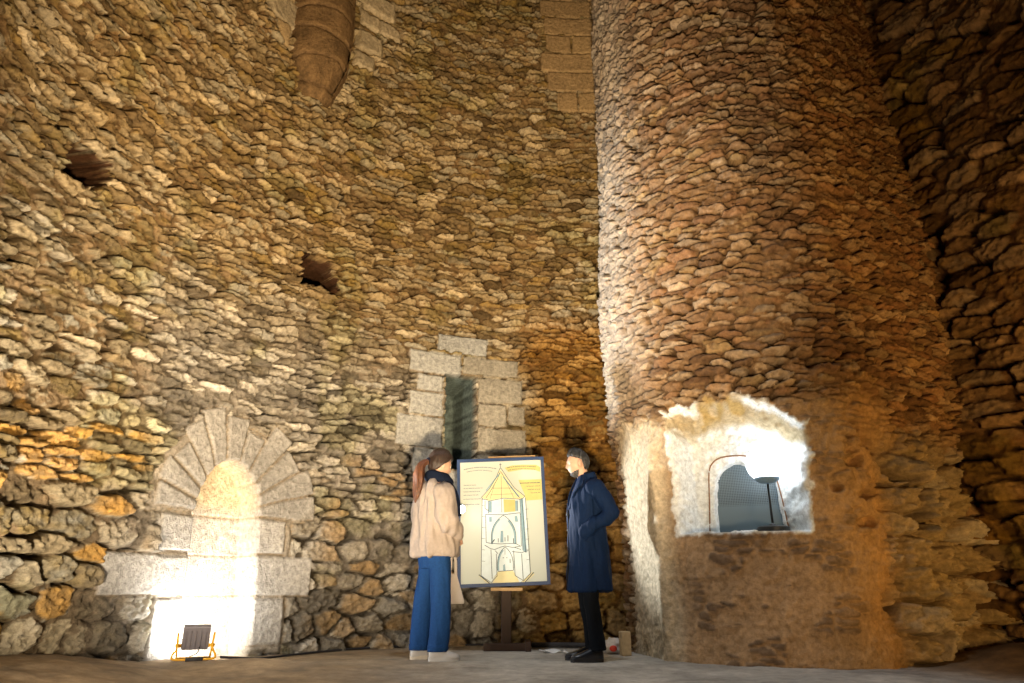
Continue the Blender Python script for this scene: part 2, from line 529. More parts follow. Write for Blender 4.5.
def build_turret():
    us = np.arange(0, TL[-1], 0.0118)
    zs = np.arange(-0.12, 9.9, 0.0122)
    u, z = np.meshgrid(us, zs)
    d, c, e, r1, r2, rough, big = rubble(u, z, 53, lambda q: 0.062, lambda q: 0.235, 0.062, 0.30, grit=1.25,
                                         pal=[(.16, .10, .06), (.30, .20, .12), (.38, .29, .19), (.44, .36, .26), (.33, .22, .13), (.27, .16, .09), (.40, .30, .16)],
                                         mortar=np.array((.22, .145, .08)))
    c = c * np.array((0.96, 0.88, 0.79))
    fine = fbm(u * 26, z * 26, 191, 3)
    # the round shaft swells a little at mid height
    prof = 0.10 * np.exp(-((z - 3.3) / 1.9) ** 2) - 0.09 - 0.05 * sst(2.2, 1.7, z) * sst(2.2, 1.8, u)
    # the plastered foot with a soft corner on the left
    plz = 1.98 + 0.12 * fbm(u * 2.4, z * 0 + 3, 71, 3) + 0.25 * sst(3.4, 4.6, u)
    pl = sst(plz + 0.10, plz - 0.10, z + 0.10 * rough + 0.15 * big) * sst(4.55, 4.05, u + 0.5 * fbm(u * 2.3, z * 2.3, 72, 3))
    pl = pl * sst(1.2, 1.5, u)
    plh = 0.030 + 0.012 * fine + 0.03 * fbm(u * 3, z * 3, 73, 3)
    show = sst(0.02, 0.16, fbm(u * 3.6, z * 7, 74, 3) + 0.2 * (r1 - 0.5)) * sst(0.05, 0.15, e) * sst(2.35, 2.6, u)
    d = d * (1 - pl * 0.95) + plh * pl * 0.95 + 0.018 * show * pl
    pc = np.array((.40, .27, .155)) * (1 + 0.25 * fine[..., None] + 0.3 * big[..., None])
    lit_left = sst(2.42, 2.2, u)
    pc = mixc(pc, np.array((.55, .47, .34)) * (1 + 0.3 * fine[..., None]), lit_left)  # light on the left face put into the plaster colour
    pc = mixc(pc, np.array((.15, .105, .072)) * (1 + 0.8 * rough[..., None]), show * 0.85)
    pc = mixc(pc, np.array((.37, .235, .10)) * (1 + 0.4 * rough[..., None]), sst(3.4, 4.0, u) * 0.7)
    c = mixc(c, pc, pl)
    c = mixc(c, np.array((.44, .40, .33)) * (1 + 0.6 * rough[..., None]), sst(2.5, 1.7, u) * sst(1.9, 2.4, z) * 0.5)  # cool light on the shaft's left edge put into the stone colour
    yel_glow = sst(3.4, 4.3, u + 0.5 * big)  # warm glow on the right side put into the stone colour
    c = mixc(c, c * np.array((1.2, 0.92, 0.5)), yel_glow * 0.8)
    # fallen facing low on the right: rough core
    core = sst(4.0, 4.5, u + 0.35 * big) * sst(2.1, 1.5, z + 0.6 * big)
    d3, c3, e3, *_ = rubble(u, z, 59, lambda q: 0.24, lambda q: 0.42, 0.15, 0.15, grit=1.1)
    d = d * (1 - core) + core * (d3 + 0.34 * fbm(u * 2.2, z * 2.2, 75, 3) - 0.06)
    c = mixc(c, c3, core)
    c = mixc(c, np.array((.36, .23, .09)) * (1 + 0.7 * rough[..., None]), core * 0.55)
    d = d + 0.05 * np.exp(-((u - 2.17) / 0.09) ** 2) * sst(2.0, 1.7, z)
    for (hu, hz, ru, rz) in [(3.0, 5.75, .13, .035), (2.70, 5.05, .05, .05), (3.95, 1.55, .12, .10), (4.05, 1.28, .10, .07), (4.12, 1.7, .09, .06), (3.75, 1.32, .07, .05), (4.0, 1.05, .16, .05), (3.66, 2.35, .12, .06), (3.25, 6.25, .05, .03)]:
        he = 1 - np.hypot((u - hu) / ru, (z - hz) / rz) + 0.6 * rough
        d = d - 0.10 * sst(0.0, 0.5, he)
    x = np.interp(u, TL, TS[:, 0])
    y = np.interp(u, TL, TS[:, 1])
    tx = np.gradient(TS[:, 0], TL)
    ty = np.gradient(TS[:, 1], TL)
    nx, ny = np.interp(u, TL, ty), -np.interp(u, TL, tx)
    ln = np.hypot(nx, ny)
    nx, ny = nx / ln, ny / ln
    off = d + prof
    P = np.stack([x + nx * off, y + ny * off, z], -1)
    # ---- the niche: a splayed recess with broken edges
    ed = 0.035 * fbm(u * 9, z * 9, 81, 3) + 0.012 * fine
    top = 2.04 - 0.24 * sst(3.15, 3.6, u) + 0.07 * fbm(u * 5, u * 0 + 1, 82, 3)
    el = u - (2.375 - 0.02 * (z - 1.0)) + ed
    er = (3.475 + 0.085 * (z - 0.98)) - u + ed * 1.4
    et = top - z + ed * 1.5
    eb = z - 0.985 + ed * 0.5
    ee = np.minimum(np.minimum(el, er), np.minimum(et, eb))
    inn = ee > 0
    s = np.minimum(np.minimum(sst(0, 1, el / 0.20), sst(0, 1, er / 0.17)), np.minimum(np.clip(et / 0.22, 0, 1) ** 0.7, sst(0, 1, eb / 0.012)))
    s = np.where(inn, s, 0)
    # position along the niche direction
    base = P[..., 0] * NDIR[0] + P[..., 1] * NDIR[1]
    sp = P[..., 0] * NDIR[1] - P[..., 1] * NDIR[0] + 0.265
    hwid = 0.285 - 0.030 * np.clip((z - 1.0) / 0.5, 0, 1)
    arch = np.minimum(hwid - np.abs(sp), 1.60 - 0.16 * np.clip(np.abs(sp) / 0.25, 0, 1.2) ** 4 - z) + 0.022 * fbm(u * 12, z * 12, 83, 3)
    arch = np.minimum(arch, z - 1.0)
    am = sst(0.0, 0.02, arch)
    plane = NIB + (NIF - NIB) * am
    dep = np.maximum(plane - base, 0.02) * s + 0.012 * fine * s + 0.02 * rough * s
    P[..., 0] += NDIR[0] * dep
    P[..., 1] += NDIR[1] * dep
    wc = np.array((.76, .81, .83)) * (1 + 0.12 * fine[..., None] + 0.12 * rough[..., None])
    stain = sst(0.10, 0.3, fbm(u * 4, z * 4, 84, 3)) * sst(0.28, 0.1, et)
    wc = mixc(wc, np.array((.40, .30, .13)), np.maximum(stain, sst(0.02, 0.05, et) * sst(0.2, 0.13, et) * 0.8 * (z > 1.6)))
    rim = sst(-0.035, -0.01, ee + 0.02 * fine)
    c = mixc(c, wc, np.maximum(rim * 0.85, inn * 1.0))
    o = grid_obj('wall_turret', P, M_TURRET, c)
    tag(o, kind='structure')


build_turret()


# ------------------------------------------------------------------ floor and ceiling
def floor_z(x, y):
    hump = 0.16 * sst(-2.0, -3.3, x) * sst(6.6, 4.6, y)
    ridge = 0.05 * np.exp(-((y - 5.55 - 0.1 * np.sin(x * 2)) / 0.35) ** 2) * sst(-0.9, -2.0, x)
    deb = 0.16 * sst(0.9, 0.0, np.hypot((x - 4.2) / 1.3, (y - 5.9) / 0.8))
    return np.maximum(hump, ridge) + deb


def build_floor():
    xs = np.arange(-3.6, 5.6, 0.025)
    ys = np.arange(-0.7, 8.4, 0.025)
    x, y = np.meshgrid(xs, ys)
    n = 0.020 * fbm(x * 1.6, y * 1.6, 301, 4) + 0.006 * fbm(x * 9, y * 9, 302, 3)
    z = floor_z(x, y) + n * sst(6.9, 5.4, y) + 0.003 * fbm(x * 9, y * 9, 302, 3)
    c = np.array((.42, .405, .37)) * (1 + 0.5 * fbm(x * 2.5, y * 2.5, 303, 4)[..., None])
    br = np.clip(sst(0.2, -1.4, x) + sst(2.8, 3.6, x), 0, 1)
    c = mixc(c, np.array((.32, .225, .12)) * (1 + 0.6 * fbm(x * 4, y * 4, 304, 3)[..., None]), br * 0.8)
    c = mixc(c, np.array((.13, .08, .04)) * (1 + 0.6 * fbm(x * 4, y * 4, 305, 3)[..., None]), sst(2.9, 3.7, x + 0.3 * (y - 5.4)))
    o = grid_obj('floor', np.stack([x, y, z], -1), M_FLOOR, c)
    tag(o, kind='structure')
    # ceiling: boarded cap far above
    bm = bmesh.new()
    bmesh.ops.create_circle(bm, cap_ends=True, segments=64, radius=RR + 0.1, matrix=Matrix.Translation((CX, CY, 9.85)))
    o = bm_obj('ceiling', bm, plain_mat('ceiling_stone', (.30, .22, .13), 0.9))
    tag(o, kind='structure')


build_floor()


# ------------------------------------------------------------------ modelling helpers
def frames(P):
    """parallel-transport frames along a path"""
    P = [Vector(p) for p in P]
    T = []
    for i in range(len(P)):
        a = P[max(i - 1, 0)]
        b = P[min(i + 1, len(P) - 1)]
        T.append((b - a).normalized())
    ref = Vector((0, 1, 0)) if abs(T[0].y) < 0.9 else Vector((1, 0, 0))
    X = (ref - T[0] * ref.dot(T[0])).normalized()
    out = []
    for t in T:
        X = (X - t * X.dot(t)).normalized()
        out.append((X.copy(), t.cross(X).normalized()))
    return P, T, out


def catmull(P, n):
    P = [np.array(p, float) for p in P]
    Q = [2 * P[0] - P[1]] + P + [2 * P[-1] - P[-2]]
    o = []
    for i in range(1, len(Q) - 2):
        for t in np.linspace(0, 1, n, endpoint=False):
            a, b, c, d = Q[i - 1:i + 3]
            o.append(.5 * ((2 * b) + (-a + c) * t + (2 * a - 5 * b + 4 * c - d) * t * t + (-a + 3 * b - 3 * c + d) * t ** 3))
    o.append(P[-1])
    return o


def tube(P, R, n=12, sub=0, cap=True, fold=None):
    """closed tube along a path; R is a radius or (ra, rb) per point"""
    if sub:
        rr = [(r if isinstance(r, (tuple, list)) else (r, r)) for r in (R if isinstance(R, (list, tuple)) and len(R) == len(P) else [R] * len(P))]
        both = catmull([tuple(p) + tuple(r) for p, r in zip(P, rr)], sub)
        P = [b[:3] for b in both]
        R = [tuple(b[3:5]) for b in both]
    elif not (isinstance(R, (list, tuple)) and len(R) == len(P)):
        R = [R] * len(P)
    P, T, F = frames(P)
    V, Fc = [], []
    for i, p in enumerate(P):
        ra, rb = R[i] if isinstance(R[i], (tuple, list)) else (R[i], R[i])
        x, y = F[i]
        for k in range(n):
            a = 2 * math.pi * k / n
            m = 1.0 if fold is None else 1.0 + fold(a, i / (len(P) - 1))
            V.append(p + x * (ra * m * math.cos(a)) + y * (rb * m * math.sin(a)))
    for i in range(len(P) - 1):
        for k in range(n):
            k2 = (k + 1) % n
            Fc.append((i * n + k, i * n + k2, (i + 1) * n + k2, (i + 1) * n + k))
    if cap:
        Fc.append(tuple(reversed(range(n))))
        Fc.append(tuple((len(P) - 1) * n + k for k in range(n)))
    return V, Fc


def zloft(rings, n=40, fold=None, cap=True, sub=4, power=2.3):
    """horizontal rings (cx, cy, z, rx, ry) -> closed loft"""
    both = catmull(rings, sub) if sub else [np.array(r, float) for r in rings]
    V, F = [], []
    for i, (cx, cy, z, rx, ry) in enumerate(both):
        t = i / (len(both) - 1)
        for k in range(n):
            a = 2 * math.pi * k / n
            ca, sa = math.cos(a), math.sin(a)
            q = (abs(ca) ** power + abs(sa) ** power) ** (-1 / power)
            m = 1.0 if fold is None else 1.0 + fold(a, t)
            V.append(Vector((cx + rx * ca * q * m, cy + ry * sa * q * m, z)))
    for i in range(len(both) - 1):
        for k in range(n):
            k2 = (k + 1) % n
            F.append((i * n + k, i * n + k2, (i + 1) * n + k2, (i + 1) * n + k))
    if cap:
        F.append(tuple(reversed(range(n))))
        F.append(tuple((len(both) - 1) * n + k for k in range(n)))
    return V, F


def box(x0, x1, y0, y1, z0, z1):
    V = [Vector((x, y, z)) for z in (z0, z1) for y in (y0, y1) for x in (x0, x1)]
    F = [(0, 2, 3, 1), (4, 5, 7, 6), (0, 1, 5, 4), (2, 6, 7, 3), (0, 4, 6, 2), (1, 3, 7, 5)]
    return V, F


def disc(cx, cy, z0, z1, r, n=32):
    return tube([(cx, cy, z0), (cx, cy, z1)], r, n)


def ball(c, r, nu=32, nv=20):
    rx, ry, rz = r if isinstance(r, (tuple, list)) else (r, r, r)
    V, F = [], []
    for i in range(nv + 1):
        ph = math.pi * i / nv
        for k in range(nu):
            th = 2 * math.pi * k / nu
            V.append(Vector((c[0] + rx * math.sin(ph) * math.cos(th), c[1] + ry * math.sin(ph) * math.sin(th), c[2] - rz * math.cos(ph))))
    for i in range(nv):
        for k in range(nu):
            k2 = (k + 1) % nu
            F.append((i * nu + k, i * nu + k2, (i + 1) * nu + k2, (i + 1) * nu + k))
    return V, F


def merge(*parts):
    V, F = [], []
    for v, f in parts:
        o = len(V)
        V += list(v)
        F += [tuple(i + o for i in q) for q in f]
    return V, F


def xform(part, M):
    v, f = part
    return [M @ Vector(p) for p in v], f


def add(name, part, mat, parent=None, smooth=True, bevel=0.0, auto=None):
    v, f = part
    bm = bmesh.new()
    vs = [bm.verts.new(p) for p in v]
    for q in f:
        try:
            bm.faces.new([vs[i] for i in q])
        except ValueError:
            pass
    bmesh.ops.remove_doubles(bm, verts=bm.verts, dist=1e-5)
    bmesh.ops.dissolve_degenerate(bm, dist=1e-6, edges=bm.edges)
    bmesh.ops.recalc_face_normals(bm, faces=bm.faces)
    if bevel:
        ed = [e for e in bm.edges if len(e.link_faces) == 2 and e.calc_face_angle(0) > 0.6]
        bmesh.ops.bevel(bm, geom=ed, offset=bevel, segments=2, affect='EDGES', profile=0.5, clamp_overlap=True)
    if auto is not None:
        for e in bm.edges:
            if len(e.link_faces) == 2 and e.calc_face_angle(0) > auto:
                e.smooth = False
    me = bpy.data.meshes.new(name)
    bm.to_mesh(me)
    bm.free()
    me.polygons.foreach_set('use_smooth', [smooth] * len(me.polygons))
    if mat: me.materials.append(mat)
    o = bpy.data.objects.new(name, me)
    COL.objects.link(o)
    if parent: o.parent = parent
    return o


def fuse(name, parts, mat, parent, voxel=0.006, smooth=4, post=None):
    """closed shapes -> one continuous skin"""
    tmp = add(name + '_tmp', merge(*parts), None)
    md = tmp.modifiers.new('r', 'REMESH'); md.mode = 'VOXEL'; md.voxel_size = voxel
    sm = tmp.modifiers.new('s', 'SMOOTH'); sm.iterations = smooth; sm.factor = 0.5
    bpy.context.view_layer.update()
    dg = bpy.context.evaluated_depsgraph_get()
    me = bpy.data.meshes.new_from_object(tmp.evaluated_get(dg))
    old = tmp.data
    bpy.data.objects.remove(tmp)
    bpy.data.meshes.remove(old)
    me.name = name
    me.materials.clear()
    me.materials.append(mat)
    n = len(me.vertices)
    if post is not None:
        co = np.empty(n * 3, np.float32); me.vertices.foreach_get('co', co)
        no = np.empty(n * 3, np.float32); me.vertices.foreach_get('normal', no)
        co = post(co.reshape(-1, 3).astype(float), no.reshape(-1, 3).astype(float))
        me.vertices.foreach_set('co', co.astype(np.float32).ravel())
    me.polygons.foreach_set('use_smooth', [True] * len(me.polygons))
    me.update()
    o = bpy.data.objects.new(name, me)
    COL.objects.link(o)
    o.parent = parent
    return o


# ------------------------------------------------------------------ vault shaft
def build_shaft():
    th = math.radians(200 - math.degrees(4.36 / RR))
    cx, cy = CX + (RR + 0.02) * math.cos(th), CY + (RR + 0.02) * math.sin(th)
    zs = np.arange(5.80, 9.85, 0.02)
    an = np.linspace(0, 2 * math.pi, 65)
    A, Z = np.meshgrid(an, zs)
    crs = np.cumsum([0.33, .30, .36, .31, .34, .37, .30, .35, .33, .36, .31, .34, .35, .33]) + 5.62
    j = np.min([np.abs(Z + 0.03 * np.sin(A * 2 + q * 9) - q) for q in crs], axis=0)
    which = np.searchsorted(crs, Z)
    n1 = fbm(A * 3, Z * 4, 401, 3)
    R = 0.395 * np.clip(sst(5.60, 6.45, Z) * 0.55 + 0.45, 0, 1) + 0.010 * np.sin(which * 5.1) - 0.022 * sst(0.022, 0.006, j) + 0.018 * n1 + 0.006 * fbm(A * 12, Z * 20, 403, 2)
    R = R * np.clip((Z - 5.72) / 0.16, 0.2, 1) ** 0.5
    c = np.array((.175, .108, .048)) * (1 + 0.5 * n1[..., None]) * (0.85 + 0.3 * hsh(which, 3, 404))[..., None]
    c = mixc(c, np.array((.16, .10, .05)), sst(0.016, 0.004, j) * 0.8)
    P = np.stack([cx + R * np.cos(A), cy + R * np.sin(A), Z], -1)
    o = grid_obj('vault_shaft', P, M_WALL, c)
    tag(o, kind='structure')


build_shaft()

# ------------------------------------------------------------------ materials of the things
M_BLUEFRAME = plain_mat('blue_frame', (.022, .050, .13), 0.45)
M_PANEL = plain_mat('board_panel', (.52, .575, .52), 0.2, var=0.03, scale=3, bump=0)
M_INK = plain_mat('drawing_ink', (.05, .085, .12), 0.5, bump=0)
M_WASH = plain_mat('drawing_wash', (.62, .74, .78), 0.3, var=0.12, scale=18, bump=0)
M_SHADE = plain_mat('drawing_blue', (.23, .38, .47), 0.3, var=0.2, scale=25, bump=0)
M_OLIVE = plain_mat('drawing_olive', (.52, .50, .20), 0.3, var=0.15, scale=22, bump=0)
M_SAND = plain_mat('drawing_sand', (.68, .64, .36), 0.3, var=0.1, scale=14, bump=0)
M_WOOD = plain_mat('dark_wood', (.030, .011, .004), 0.55, var=0.4, scale=24, bump=0.3)
M_PALEWOOD = plain_mat('pale_wood', (.42, .27, .12), 0.6, var=0.3, scale=24, bump=0.3)
M_BLACK = plain_mat('black_metal', (.018, .022, .025), 0.45)
M_RUST = plain_mat('rusty_iron', (.24, .13, .07), 0.8, var=0.4)
M_YELLOW = plain_mat('yellow_paint', (.80, .42, .02), 0.4)
M_GREYBOX = plain_mat('grey_housing', (.17, .16, .18), 0.5)
M_RUBBER = plain_mat('black_rubber', (.03, .03, .035), 0.7)
M_SKIN = plain_mat('skin', (.46, .29, .21), 0.55, var=0.06)
M_NAVY = plain_mat('navy_wool', (.0022, .0115, .043), 0.8, var=0.35, scale=60, bump=0.3, spec=0.12)
M_DARK = plain_mat('dark_trouser', (.004, .006, .010), 0.85, var=0.3, scale=120, bump=0.3, spec=0.12)
M_LEATHER = plain_mat('black_leather', (.012, .016, .024), 0.3, spec=0.5)
M_BEIGE = plain_mat('beige_fleece', (.29, .255, .23), 0.95, var=0.16, scale=50, bump=0.4, spec=0.15)
M_SCARF = plain_mat('navy_scarf', (.005, .009, .022), 0.9, var=0.3, scale=90, bump=0.5, spec=0.1)
M_JEANS = plain_mat('blue_denim', (.009, .042, .145), 0.88, var=0.3, scale=60, bump=0.3, spec=0.12)
M_WHITE = plain_mat('white_leather', (.46, .455, .45), 0.45, var=0.06)
M_SOLE = plain_mat('pale_sole', (.55, .50, .42), 0.6)
M_HAIRW = hair_mat('brown_hair', (.012, .007, .005), (.045, .022, .012))
M_TAIL = hair_mat('auburn_tail', (.022, .010, .006), (.125, .044, .015), lo=0.35, hi=0.65)
M_HAIRM = hair_mat('greying_hair', (.005, .006, .008), (.070, .080, .090), 0.6, (90, 90, 35), 0.5, 0.80)
M_TEMPLE = hair_mat('grey_beard', (.022, .024, .027), (.15, .15, .15), 0.7, (160, 160, 80))
M_TOTE = plain_mat('white_cloth', (.46, .435, .42), 0.85, var=0.06, scale=60, bump=0.3)
M_PAPER = plain_mat('white_paper', (.70, .74, .78), 0.6, var=0.08)
M_EYE = plain_mat('eye_white', (.7, .68, .65), 0.2, bump=0)
M_IRIS = plain_mat('eye_iris', (.05, .03, .02), 0.2, bump=0)


# ------------------------------------------------------------------ grille of the turret niche (window_1)
def grille_mat():
    m, nt, b = new_mat('perforated_sheet')
    N = nt.nodes
    tc = N.new('ShaderNodeTexCoord')
    mp = N.new('ShaderNodeMapping'); mp.inputs['Rotation'].default_value = (0, math.radians(45), 0)
    nt.links.new(tc.outputs['Object'], mp.inputs['Vector'])
    sx = N.new('ShaderNodeSeparateXYZ'); nt.links.new(mp.outputs[0], sx.inputs[0])
    outs = []
    for k in ('X', 'Z'):
        ml = N.new('ShaderNodeMath'); ml.operation = 'MULTIPLY'; ml.inputs[1].default_value = 2 * math.pi / 0.020
        nt.links.new(sx.outputs[k], ml.inputs[0])
        sn = N.new('ShaderNodeMath'); sn.operation = 'SINE'
        nt.links.new(ml.outputs[0], sn.inputs[0]); outs.append(sn)
    pr = N.new('ShaderNodeMath'); pr.operation = 'MULTIPLY'
    nt.links.new(outs[0].outputs[0], pr.inputs[0]); nt.links.new(outs[1].outputs[0], pr.inputs[1])
    mr = N.new('ShaderNodeMapRange'); mr.inputs[1].default_value = 0.05; mr.inputs[2].default_value = 0.3
    nt.links.new(pr.outputs[0], mr.inputs[0])
    sz = N.new('ShaderNodeSeparateXYZ'); nt.links.new(tc.outputs['Object'], sz.inputs[0])
    lo = N.new('ShaderNodeMapRange'); lo.inputs[1].default_value = 0.22; lo.inputs[2].default_value = 0.26
    nt.links.new(sz.outputs['Z'], lo.inputs[0])
    mm = N.new('ShaderNodeMath'); mm.operation = 'MULTIPLY'
    nt.links.new(mr.outputs[0], mm.inputs[0]); nt.links.new(lo.outputs[0], mm.inputs[1])
    mx = N.new('ShaderNodeMix'); mx.data_type = 'RGBA'
    mx.inputs[6].default_value = (.13, .185, .22, 1); mx.inputs[7].default_value = (.03, .04, .05, 1)
    nt.links.new(mm.outputs[0], mx.inputs[0]); nt.links.new(mx.outputs[2], b.inputs['Base Color'])
    b.inputs['Roughness'].default_value = 0.6
    return m


def niche_pt(s, z, D):
    return Vector((NDIR[1] * s + NDIR[0] * D, -NDIR[0] * s + NDIR[1] * D, z))


def build_grille():
    rot = math.atan2(-NDIR[0], NDIR[1])
    root = empty('window_1', niche_pt(-0.265, 1.0, 6.41), rot)
    tag(root, kind='structure')
    # sheet, slightly larger than the broken plaster opening
    add('grille_sheet', box(-0.29, 0.29, 0.0, 0.006, 0.0, 0.60), grille_mat(), root, smooth=False)
    # thin iron arch set into the plaster
    pts = [(-0.606, 1.0), (-0.585, 1.27), (-0.565, 1.52), (-0.525, 1.605), (-0.455, 1.645), (-0.35, 1.655), (-0.245, 1.648), (-0.13, 1.60), (-0.06, 1.545), (-0.02, 1.47), (0.01, 1.27), (0.035, 1.0)]
    P = [(s + 0.265, -0.095, z - 1.0) for s, z in pts]
    add('frame', tube(P, 0.006, 8, sub=4), M_RUST, root)


build_grille()


# ------------------------------------------------------------------ globe lamp on the sill
def build_globe_lamp():
    root = empty('globe_lamp', (2.115, 5.72, 0.985))
    tag(root, 'lit white globe lamp on a black stem standing on the niche sill', 'lamp')
    prof = [(0.122, 0.0), (0.126, 0.012), (0.126, 0.034), (0.110, 0.044), (0.03, 0.05), (0.012, 0.07)]
    add('base', tube([(0, 0, z) for r, z in prof], [r for r, z in prof], 40), M_BLACK, root, auto=0.6)
    add('stem', tube([(0, 0, 0.05), (0, 0, 0.40)], 0.0095, 16), M_BLACK, root)
    prof = [(0.012, 0.385), (0.060, 0.392), (0.092, 0.412), (0.100, 0.432), (0.097, 0.436)]
    add('globe_cap', tube([(0, 0, z) for r, z in prof], [r for r, z in prof], 40), plain_mat('lamp_cap', (.16, .26, .36), 0.5), root)
    add('globe', ball((0, 0, 0.548), (0.155, 0.155, 0.150)), emit_mat('globe_glow', (.93, .97, 1.0), 6.5), root)


build_globe_lamp()


# ------------------------------------------------------------------ work light in the blind arch
def build_work_light():
    root = empty('work_light', (-2.42, 5.70, 0.045), 0.42)
    tag(root, 'grey floodlight on a yellow tube stand shining into the arched niche', 'floodlight')
    R = Matrix.Translation((0, 0.02, 0.16)) @ Euler((math.radians(22), 0, 0)).to_matrix().to_4x4()
    add('housing', xform(box(-0.096, 0.096, -0.03, 0.022, -0.09, 0.09), R), M_GREYBOX, root, smooth=False, bevel=0.008)
    add('lens', xform(box(-0.085, 0.085, 0.0225, 0.026, -0.08, 0.08), R), emit_mat('lens_glow', (1, .96, .9), 30.0), root, smooth=False)
    for i in range(5):
        add('cooling_fin', xform(box(-0.075 + 0.035 * i, -0.070 + 0.035 * i, -0.040, -0.029, -0.075, 0.06), R), M_GREYBOX, root, smooth=False)
    # bent tube stand: an inverted V each side, joined by the front bar
    for s in (-1, 1):
        P = [(s * 0.118, 0.09, 0.0), (s * 0.125, 0.05, 0.10), (s * 0.128, 0.02, 0.175), (s * 0.128, 0.0, 0.185), (s * 0.128, -0.02, 0.17), (s * 0.122, -0.05, 0.09), (s * 0.150, -0.075, 0.035), (s * 0.13, -0.085, 0.012), (0, -0.09, 0.010)]
        add('stand', tube(P, 0.0075, 10, sub=5), M_YELLOW, root)
        add('pivot_knob', tube([(s * 0.095, 0.015, 0.10), (s * 0.14, 0.015, 0.10)], 0.013, 12), M_YELLOW, root)
    add('foot_bar', tube([(-0.118, 0.09, 0.008), (0.118, 0.09, 0.008)], 0.0075, 10), M_YELLOW, root)
    add('grip', tube([(-0.055, -0.09, 0.010), (0.065, -0.09, 0.010)], 0.017, 14), M_RUBBER, root)
    add('cord', tube([(0.03, -0.035, 0.09), (0.02, -0.07, 0.05), (-0.03, -0.085, 0.03)], 0.004, 8, sub=5), M_RUBBER, root)


build_work_light()


# ------------------------------------------------------------------ information board on its easel
TLc, TRc, BLc = np.array((457, 459.6)), np.array((543.7, 456.7)), np.array((459.2, 588.5))
BW, BH = 0.889, 1.245


def board_xy(px, py):
    """photo drawing coordinates -> metres on the board face (origin at its centre)"""
    m = np.linalg.inv(np.stack([TRc - TLc, BLc - TLc], 1))
    a = m @ (np.array((px, py)) - TLc)
    return (a[0] - 0.5) * BW, (0.5 - a[1]) * BH


def ribbon(pts, w, y, raw=False):
    P = [np.array(p if raw else board_xy(*p)) for p in pts]
    V, F = [], []
    for i, p in enumerate(P):
        t = P[min(i + 1, len(P) - 1)] - P[max(i - 1, 0)]
        t = t / (np.linalg.norm(t) + 1e-9)
        n = np.array((-t[1], t[0])) * w / 2
        V += [Vector((p[0] + n[0], y, p[1] + n[1])), Vector((p[0] - n[0], y, p[1] - n[1]))]
    for i in range(len(P) - 1):
        F.append((2 * i, 2 * i + 1, 2 * i + 3, 2 * i + 2))
    return V, F


def patch(pts, y):
    return [Vector((board_xy(*p)[0], y, board_xy(*p)[1])) for p in pts], [tuple(range(len(pts)))]


def arc_pts(x0, x1, ytop, ybase, n=14):
    """a pointed arch on upright legs"""
    cx, hw = (x0 + x1) / 2, (x1 - x0) / 2
    ys = ybase - (ybase - ytop) * 0.25
    o = [(x0, ybase)]
    for i in range(n + 1):
        ph = math.radians(60) * i / n
        o.append((x0 + 2 * hw * (1 - math.cos(ph)), ys - (ys - ytop) * math.sin(ph) / math.sin(math.radians(60))))
    return o + [(2 * cx - x, y) for x, y in reversed(o[:-1])]


